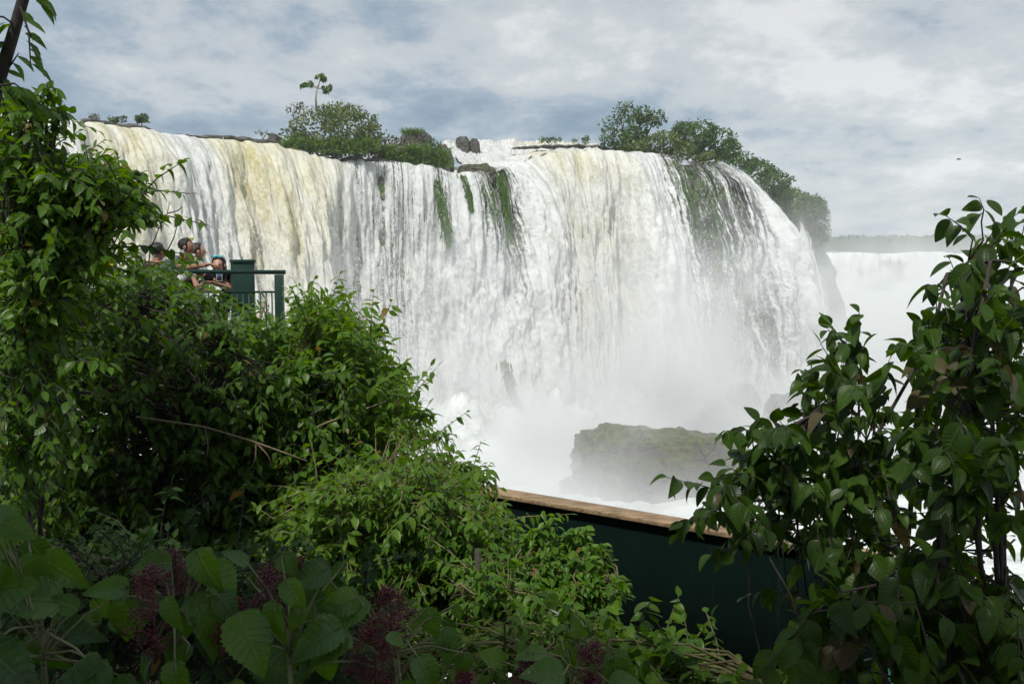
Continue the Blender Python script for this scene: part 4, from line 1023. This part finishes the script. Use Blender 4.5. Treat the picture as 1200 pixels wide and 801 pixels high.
# ================================================================== near vegetation
M_lf_shade = leaf_mat('shaded_undergrowth_leaf', (.008, .024, .005), (.032, .072, .012), trans=.25, spec=.15, rough=.6)  # leaf green taken darker so the colour itself holds the deep shade
M_lf_fine = leaf_mat('small_fresh_leaf', (.045, .12, .010), (.15, .28, .03), trans=.45, veinamt=.1)
def G(px, py, Y): p = P(px, py, Y); return (p.x, p.y, gz(p.x, p.y) - .05)
# tall shrub, upper left
shrub('shrub', 'tall leafy shrub at the upper left edge, left of the people', 'shrub', G(30, 500, 6.0),
  [(0,112),(28,128),(40,150),(62,190),(110,205),(150,222),(165,250),(140,262),(112,285),(100,330),(72,400),(70,520),(30,590),(0,600)], (5.2, 6.8), 1600, M_lf_mid, 'lance', .083, (.22, .4), 10, .5, .3, wid=1.1, limbs=10, bark=M_darkbark, margin=(-8, 26), limb_r=.014,
  sprays=[(110,200,182,246,5.8),(95,195,176,205,5.8),(120,250,190,246,5.7),(60,170,72,118,5.6),(30,150,62,92,5.5),(110,230,165,214,5.9)])
shrub('shrub', 'dense mid-green shrub filling the left below the railing', 'shrub', G(180, 700, 9.0),
  [(0,330),(60,312),(120,318),(175,320),(205,330),(240,345),(268,372),(300,412),(330,424),(400,430),(430,520),(400,600),(250,655),(0,660)], (7.6, 10.6), 3300, M_lf_mid, 'lance', .092, (.3, .55), 13, .4, .35, wid=1.1, limbs=16, margin=(-10, 24), bark=M_darkbark,
  sprays=[(150,335,160,300,9.5),(300,430,300,380,9.5),(120,470,20,430,7.6),(150,500,40,500,7.6)])
shrub('shrub', 'bright leafy shrub with upright tips right of the railing post', 'shrub', G(400, 640, 9.5),
  [(343,410),(356,366),(370,372),(395,382),(425,398),(445,425),(458,455),(472,490),(470,550),(400,610),(300,600),(290,440),(320,395)], (8.0, 10.2), 2000, M_lf_light, 'lance', .105, (.3, .5), 12, .75, .12, wid=.85, limbs=12, uptilt=.4, margin=(-10, 34),
  sprays=[(440,490,512,484,8.6),(430,500,505,515,8.6),(400,470,470,455,8.8),(380,440,452,410,9),(420,430,446,372,8.8),(400,400,410,370,8.9),(450,460,478,420,8.8)])
shrub('shrub', 'drooping fresh-green shrub in the lower middle, in front of the barrier', 'shrub', G(420, 900, 6.6),
  [(320,600),(400,572),(455,545),(500,545),(535,567),(560,590),(575,640),(560,680),(600,690),(560,740),(480,760),(380,730),(320,640)], (5.6, 7.6), 2300, M_lf_light, 'lance', .072, (.25, .5), 13, .5, .3, wid=.95, limbs=16, margin=(-10, 22), ragged=20,
  sprays=[(480,545,585,552,7.2),(500,560,560,540,7.2),(470,530,545,545,7.3),(520,580,575,600,7),(440,500,540,512,7.8),(480,560,588,560,7.1),(520,600,600,588,6.9),(500,590,590,612,6.8)])
shrub('shrub', 'feathery pale-green sprays reaching right across the dark barrier', 'shrub', G(560, 900, 5.6),
  [(530,655),(565,662),(600,685),(640,698),(670,708),(690,722),(650,745),(600,745),(540,720)], (4.9, 5.9), 360, M_lf_fine, 'lance', .066, (.18, .36), 13, .45, .25, wid=.95, limbs=10,
  sprays=[(600,660,655,600,5.6),(620,680,700,622,5.6),(640,690,720,640,5.5),(650,700,742,682,5.4),(600,660,634,615,5.6),(640,650,692,612,5.6),(600,690,700,668,5.4),(660,710,735,690,5.3),
          (560,650,640,640,5.7),(580,665,668,648,5.5),(600,680,712,655,5.4),(620,700,726,705,5.3),(570,640,610,612,5.8),(630,670,716,634,5.5),(610,700,690,690,5.3),(640,700,738,672,5.3),(560,670,650,662,5.4),(600,655,676,628,5.7)])
shrub('shrub', 'tangled dark undergrowth at the lower middle, below the bright sprays', 'undergrowth', G(560, 950, 4.6),
  [(420,730),(560,735),(640,730),(720,745),(760,770),(800,800),(420,810)], (4.2, 5.2), 420, M_lf_mid, 'lance', .06, (.2, .4), 10, .4, .3, limbs=12, gap=.1)
shrub('shrub', 'low shrub with heart-shaped fresh leaves at the bottom right of the barrier', 'shrub', G(780, 950, 4.3),
  [(690,750),(730,738),(780,738),(800,772),(840,786),(900,782),(960,765),(990,810),(700,810),(720,770)], (3.9, 4.8), 420, M_lf_light, 'ovate', .075, (.14, .3), 8, .5, .2, wid=1.1, limbs=12,margin=(-10, 8), ragged=14)
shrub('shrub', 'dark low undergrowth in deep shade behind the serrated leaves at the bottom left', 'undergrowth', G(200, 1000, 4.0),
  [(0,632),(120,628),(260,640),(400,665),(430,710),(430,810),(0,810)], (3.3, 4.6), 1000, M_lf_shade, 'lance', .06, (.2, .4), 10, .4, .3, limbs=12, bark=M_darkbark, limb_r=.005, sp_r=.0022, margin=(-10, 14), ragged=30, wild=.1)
# right-hand coarse-leaved bushes
shrub('shrub', 'coarse bush with shade-darkened leaves right of the big mossy rock, top in front of white spray', 'shrub', G(1010, 1000, 4.6),
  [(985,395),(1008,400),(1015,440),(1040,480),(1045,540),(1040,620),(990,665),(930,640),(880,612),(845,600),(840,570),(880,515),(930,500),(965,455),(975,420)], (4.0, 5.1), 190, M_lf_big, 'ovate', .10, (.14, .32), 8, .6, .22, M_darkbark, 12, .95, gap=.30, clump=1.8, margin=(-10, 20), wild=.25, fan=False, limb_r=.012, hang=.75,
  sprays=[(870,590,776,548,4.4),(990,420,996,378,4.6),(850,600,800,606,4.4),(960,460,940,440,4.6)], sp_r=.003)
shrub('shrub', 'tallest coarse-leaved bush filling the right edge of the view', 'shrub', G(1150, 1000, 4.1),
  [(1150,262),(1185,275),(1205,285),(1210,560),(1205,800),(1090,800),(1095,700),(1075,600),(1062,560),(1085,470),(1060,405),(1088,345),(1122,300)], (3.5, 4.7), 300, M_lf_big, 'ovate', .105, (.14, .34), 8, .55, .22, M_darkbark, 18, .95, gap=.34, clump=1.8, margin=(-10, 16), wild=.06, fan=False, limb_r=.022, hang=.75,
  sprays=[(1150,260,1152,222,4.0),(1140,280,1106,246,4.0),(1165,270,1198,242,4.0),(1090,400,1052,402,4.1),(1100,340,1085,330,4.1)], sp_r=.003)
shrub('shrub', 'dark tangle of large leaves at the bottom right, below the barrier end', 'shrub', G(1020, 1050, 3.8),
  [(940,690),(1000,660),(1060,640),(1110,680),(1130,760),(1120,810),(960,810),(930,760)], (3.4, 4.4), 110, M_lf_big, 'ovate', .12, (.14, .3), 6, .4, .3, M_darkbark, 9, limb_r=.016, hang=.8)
# top-left tree: leaning trunk with drooping leaves
e = empty('tree', tuple(G(-60, 700, 3.1)), 'slim dark tree trunk leaning across the top left corner with drooping leaves', 'tree')
b0 = Vector(G(-60, 700, 3.1)); pts = [b0, P(-45, 330, 3.1), P(-5, 105, 3.1), P(14, 45, 3.1), P(27, 0, 3.1), P(45, -70, 3.1), P(60, -140, 3.1)]
m = MB(); m.tube(pts, [.04, .032, .021, .018, .017, .014, .012], 8)
LPp, LDd = [], []
for a, b, k in ((P(24,8,3.05), P(36,78,2.95), 8), (P(30,-20,3.05), P(50,10,2.95), 5), (P(-2,95,3.1), P(22,62,3.1), 4), (P(0,100,3.05), P(26,104,2.95), 6), (P(12,50,3.1), P(-22,58,3.0), 5), (P(18,30,3.1), P(-18,18,3.0), 5),(P(0,105,3.05),P(60,130,2.95),8)):
    m.tube([a, (a + b) / 2 + Vector((.01, 0, .01)), b], [.004, .003, .0015], 4, cap=False)
    for j in range(k):
        q = (j + .6) / k; c = a.lerp(b, q); LPp.append(c); LDd.append(Vector(((.9 if j % 2 else .55), -.1, -.35 - .3 * random.random())) if a.x < b.x else Vector((-.8, -.1, -.4)))
m.build('trunk', M_darkbark, e, smooth=True)
leaves('foliage', 'lance', LPp, LDd, np.array([[0, -.25, 1.0]] * len(LPp)) + RG.normal(0, .35, (len(LPp), 3)), RG.uniform(.055, .085, len(LPp)), M_lf_mid, e, .9)
# loose bare twigs by the people
m = MB()
for pl in ([(176,292),(186,268),(196,250),(199,236)], [(186,268),(176,258),(166,246)], [(196,250),(208,247),(214,242)], [(195,296),(204,278),(208,262)]):
    m.tube([P(x, y, 9.0) for x, y in pl], [.006, .005, .004, .002][:len(pl)], 4)
m.tube([G(170, 450, 9.0), P(172, 330, 9.0), P(176, 292, 9.0)], .007, 5)
o = m.build('bare_twig', M_darkbark, loc=tuple(P(176, 292, 9.0))); tag(o, 'thin bare twig sticking up between the tall shrub and the leftmost head', 'twig')
# pale dead stems over the shrubs
for lab, pl, Yd, r_ in (('long pale dead branch crossing the left shrub from left to right', [(160,488),(240,500),(300,518),(360,540)], 7.3, .009),
                    ('pale curved vine stem hanging beside the railing post', [(312,350),(304,375),(296,400),(288,425),(281,448)], 12.2, .022),
                    ('thin brown stem slanting through the bright shrub below the rail end', [(345,512),(385,494),(430,478),(452,470)], 7.7, .007)):
    pts = [P(x, y, Yd) for x, y in pl]; m = MB(); m.tube(pts, [r_, r_ * .9, r_ * .8, r_ * .6, r_ * .6][:len(pts)], 5)
    if 'dead' in lab:
        for q, dd in ((1, (.0, 0, -.28)), (2, (-.05, 0, -.22)), (2, (.12, 0, -.18))): m.tube([pts[q], pts[q] + Vector(dd) * .5 + Vector((.02, 0, 0)), pts[q] + Vector(dd)], [.005, .004, .002], 4)
    o = m.build('dry_stem', simple('pale_dry_wood', (.24, .18, .11), .9) if not bpy.data.materials.get('pale_dry_wood') else bpy.data.materials['pale_dry_wood'], smooth=True, loc=tuple(pts[0])); tag(o, lab, 'dry stem')
# yellow blossom among the leaves
c = P(126, 304, 7.4); e = empty('flower', tuple(c), 'single yellow blossom among leaves left of the people', 'flower')
dd = [(math.cos(a), -.4, math.sin(a)) for a in np.linspace(0, 5.4, 6)]
leaves('petals', 'ovate', [c] * 6, dd, np.array([[0, -1, .2]] * 6), .065, leaf_mat('yellow_petal', (.75, .62, .05), (.85, .72, .12), deadp=2, veinamt=.05), e, 1.3)
m = MB(); m.tube([c, c + Vector((0, .05, -.25))], .004, 5); m.build('stem', M_twig, e)

# ------------------------------------------------------------------ serrated plant with berry panicles, nearest
M_berry = simple('purple_berry', (.12, .014, .020), .35, var=.5, scale=60, spec=.6); M_bstalk = simple('red_stalk', (.12, .03, .04), .6); M_stem = simple('pale_green_stem', (.16, .16, .07), .7)
def octa(N_, c, r):
    v = np.array([(1,0,0),(-1,0,0),(0,1,0),(0,-1,0),(0,0,1),(0,0,-1)], float); f = np.array([(0,2,4),(2,1,4),(1,3,4),(3,0,4),(2,0,5),(1,2,5),(3,1,5),(0,3,5)])
    V = c[:, None, :] + r[:, None, None] * v[None]; return V.reshape(-1, 3), (f[None] + (np.arange(len(c)) * 6)[:, None, None]).reshape(-1, 3)
def panicle(parent, px, py, wpx, hpx, Y, dens=1.0):
    c = np.array(P(px, py, Y)); w_, h_ = wpx * Y / F / 2, hpx * Y / F / 2; n = int(800 * max(dens, .8))
    m = MB(); m.tube([c - (0, 0, h_ * 1.3), c, c + (0, 0, h_)], [.0035, .003, .0015], 5)
    ends = []
    for k in range(max(30, int(34 * dens))):
        z = RG.uniform(-1, 1); a = RG.uniform(0, 6.28); rr = w_ * math.sqrt(max(0, 1 - z * z)) * RG.uniform(.55, 1.1) * (1.15 - .3 * z)
        a0 = c + (0, 0, (z - .25) * h_); a1 = c + np.array([math.cos(a) * rr, math.sin(a) * rr, z * h_]); m.tube([a0, (a0 + a1) / 2 + (0, 0, .004), a1], [.0014, .001, .0007], 4, cap=False)
        for q in range(max(3, n // 34)):
            t_ = RG.uniform(.35, 1.05); ends.append(a0 + (a1 - a0) * t_ + RG.normal(0, .009, 3))
    pc_ = m.build('berry_cluster', M_bstalk, parent, smooth=True)
    ends = np.array(ends); V, Fc = octa(0, ends, RG.uniform(.0022, .0042, len(ends)))
    b = mesh_obj('berries', V, Fc, M_berry, None); b.data.transform(__import__('mathutils').Matrix.Translation(-parent.location)); b.parent = pc_
def berry_plant(label, root, LV, BV, Yb):
    e = empty('berry_plant', tuple(root), label, 'plant')
    m = MB(); pos, dd, nn, LL = [], [], [], []
    stem_top = np.mean([np.array(P(x, y, Yb + dy)) for x, y, L_, a, dy, tl in LV], 0) - (0, 0, .05)
    r0 = np.array(root, float); mid = (r0 + stem_top) / 2 + (.03, .02, 0); m.tube([r0, mid, stem_top], [.010, .008, .006], 7)
    LV = LV + [(x + RG.uniform(-45, 45), y + RG.uniform(-30, 45), L_ * RG.uniform(.4, .7), a + RG.uniform(-60, 60), dy + RG.uniform(-.05, .15), RG.uniform(.2, .9)) for x, y, L_, a, dy, tl in LV]
    for x, y, L_, a, dy, tl in LV:      # base pixel, length px, direction in degrees (0 right, 90 up), depth offset, tilt to the viewer
        p = np.array(P(x, y, Yb + dy)); d = np.array([math.cos(R(a)), -tl * .5, math.sin(R(a))]); pos.append(p); dd.append(d)
        nn.append((RG.normal(0, .45), -.9 * tl - .1, .8 + RG.normal(0, .3))); LL.append(L_ * RG.uniform(.55, .88) * (Yb + dy) / F)
        q = stem_top + (0, 0, RG.uniform(-.10, .03)); m.tube([q, (p + q) / 2 + (0, 0, .02), p, p + d * .02], [.004, .003, .0025, .001], 5, cap=False)
    m.build('stem', M_stem, e, smooth=True)
    leaves('foliage', 'serrate', pos, dd, nn, LL, M_lf_ser, e, 1.0, RG.uniform(.15, .95, len(pos)), RG.uniform(.5, 2.4, len(pos)))
    for b in BV: panicle(e, *b)
berry_plant('plant with big serrated leaves in the bottom left corner, no berries', G(30, 900, 2.5), [
   (-20,600,70,-20,0,.6),(10,640,60,100,.1,.5),(-30,690,120,10,.0,.8),(20,660,90,-35,.1,.6),(70,705,85,160,.05,.9),(-20,760,110,-20,-.1,.8),(0,790,110,-40,-.1,.7),(40,740,80,-60,.1,.5),(50,655,85,-25,.15,.7),(150,690,80,165,.1,.9),(65,740,90,15,.1,.8),(130,800,120,175,-.1,.7),(160,800,80,200,-.1,.5)], [], 2.35)
berry_plant('berry plant with purple panicles between big serrated leaves, left of the dark gap', G(190, 950, 2.5), [
   (200,660,62,175,.05,.7),(230,645,70,-60,.05,.6),(245,660,75,-45,.1,.6),(170,690,60,-80,.15,.5),(195,700,75,-65,-.05,.9),(210,740,70,-100,.05,.8),(225,700,95,-50,.05,.5),(205,775,60,-80,-.1,.9),(150,700,65,-100,.1,.4),(240,730,60,-30,.15,.5),(180,765,65,-130,.1,.4)],
   [(180, 712, 62, 105, 2.45), (207, 668, 50, 52, 2.55, .7), (262, 745, 20, 30, 2.5, .3)], 2.45)
berry_plant('berry plant second from the left, with broad leaves and two loose purple panicles', G(330, 950, 2.6), [
   (290,660,55,140,.1,.5),(330,650,50,-50,.1,.6),(335,680,80,-55,-.05,.8),(280,720,115,-60,-.1,.95),(400,735,95,195,.0,.95),(350,740,80,-110,.05,.6),(340,700,60,10,.15,.4),(300,770,90,-20,.1,.5),(385,665,60,-160,.12,.6),(360,790,60,100,.0,.5)],
   [(313, 690, 42, 70, 2.6, .8), (345, 668, 26, 34, 2.7, .3), (272, 715, 26, 26, 2.55, .3)], 2.5)
berry_plant('berry plant with the largest hanging purple panicle at the bottom centre-left', G(450, 980, 2.6), [
   (420,700,70,190,.1,.7),(430,705,75,-150,.1,.7),(500,712,65,-75,.05,.5),(520,735,60,-80,.1,.5),(490,770,75,-55,-.05,.8),(410,745,95,-165,.0,.9),(470,800,70,-60,-.05,.6),(545,765,40,-100,.1,.5),(380,700,60,200,.12,.7)],
   [(458, 715, 58, 52, 2.6, .9), (440, 762, 78, 82, 2.55, 1.2), (545, 800, 30, 24, 2.6, .3)], 2.5)
berry_plant('small berry plant with two deep red panicles at the bottom centre', G(650, 1000, 2.8), [
   (640,765,60,170,.05,.7),(660,790,60,160,.0,.8),(665,760,55,-60,.1,.5),(720,770,60,-60,.1,.6),(680,745,45,110,.1,.5),(715,800,50,20,.0,.6),(590,775,40,150,.1,.5),(720,762,55,-85,.05,.6)],
   [(622, 788, 44, 46, 2.8, .8), (694, 776, 42, 52, 2.8, .9)], 2.75)

# shade trees behind the viewer (they darken the foreground)
def shade_tree(label, x, y, lobes, n):
    b = (x, y, gz(x, y) - .1); crown('shade_tree', label, 'tree', b, [((lx_, ly_, lz_), (r_, r_, r_ * .5)) for lx_, ly_, lz_, r_ in lobes], M_lf_dark, n, .5, .22, 'shade trees behind the viewpoint', limbs=6, fill=.2)
shade_tree('broad shade tree behind the viewpoint on the left', -4.5, -5.5, [(-4, -3.2, 20.5, 3.4), (-1.2, -3.0, 20.6, 3.2), (-6.5, -1.5, 20.8, 2.6), ], 6500)
shade_tree('broad shade tree behind the viewpoint on the right', 4.5, -5.5, [(4, -4.0, 21, 3.4), (1.3, -2.4, 20.5, 2.6), ], 5200)
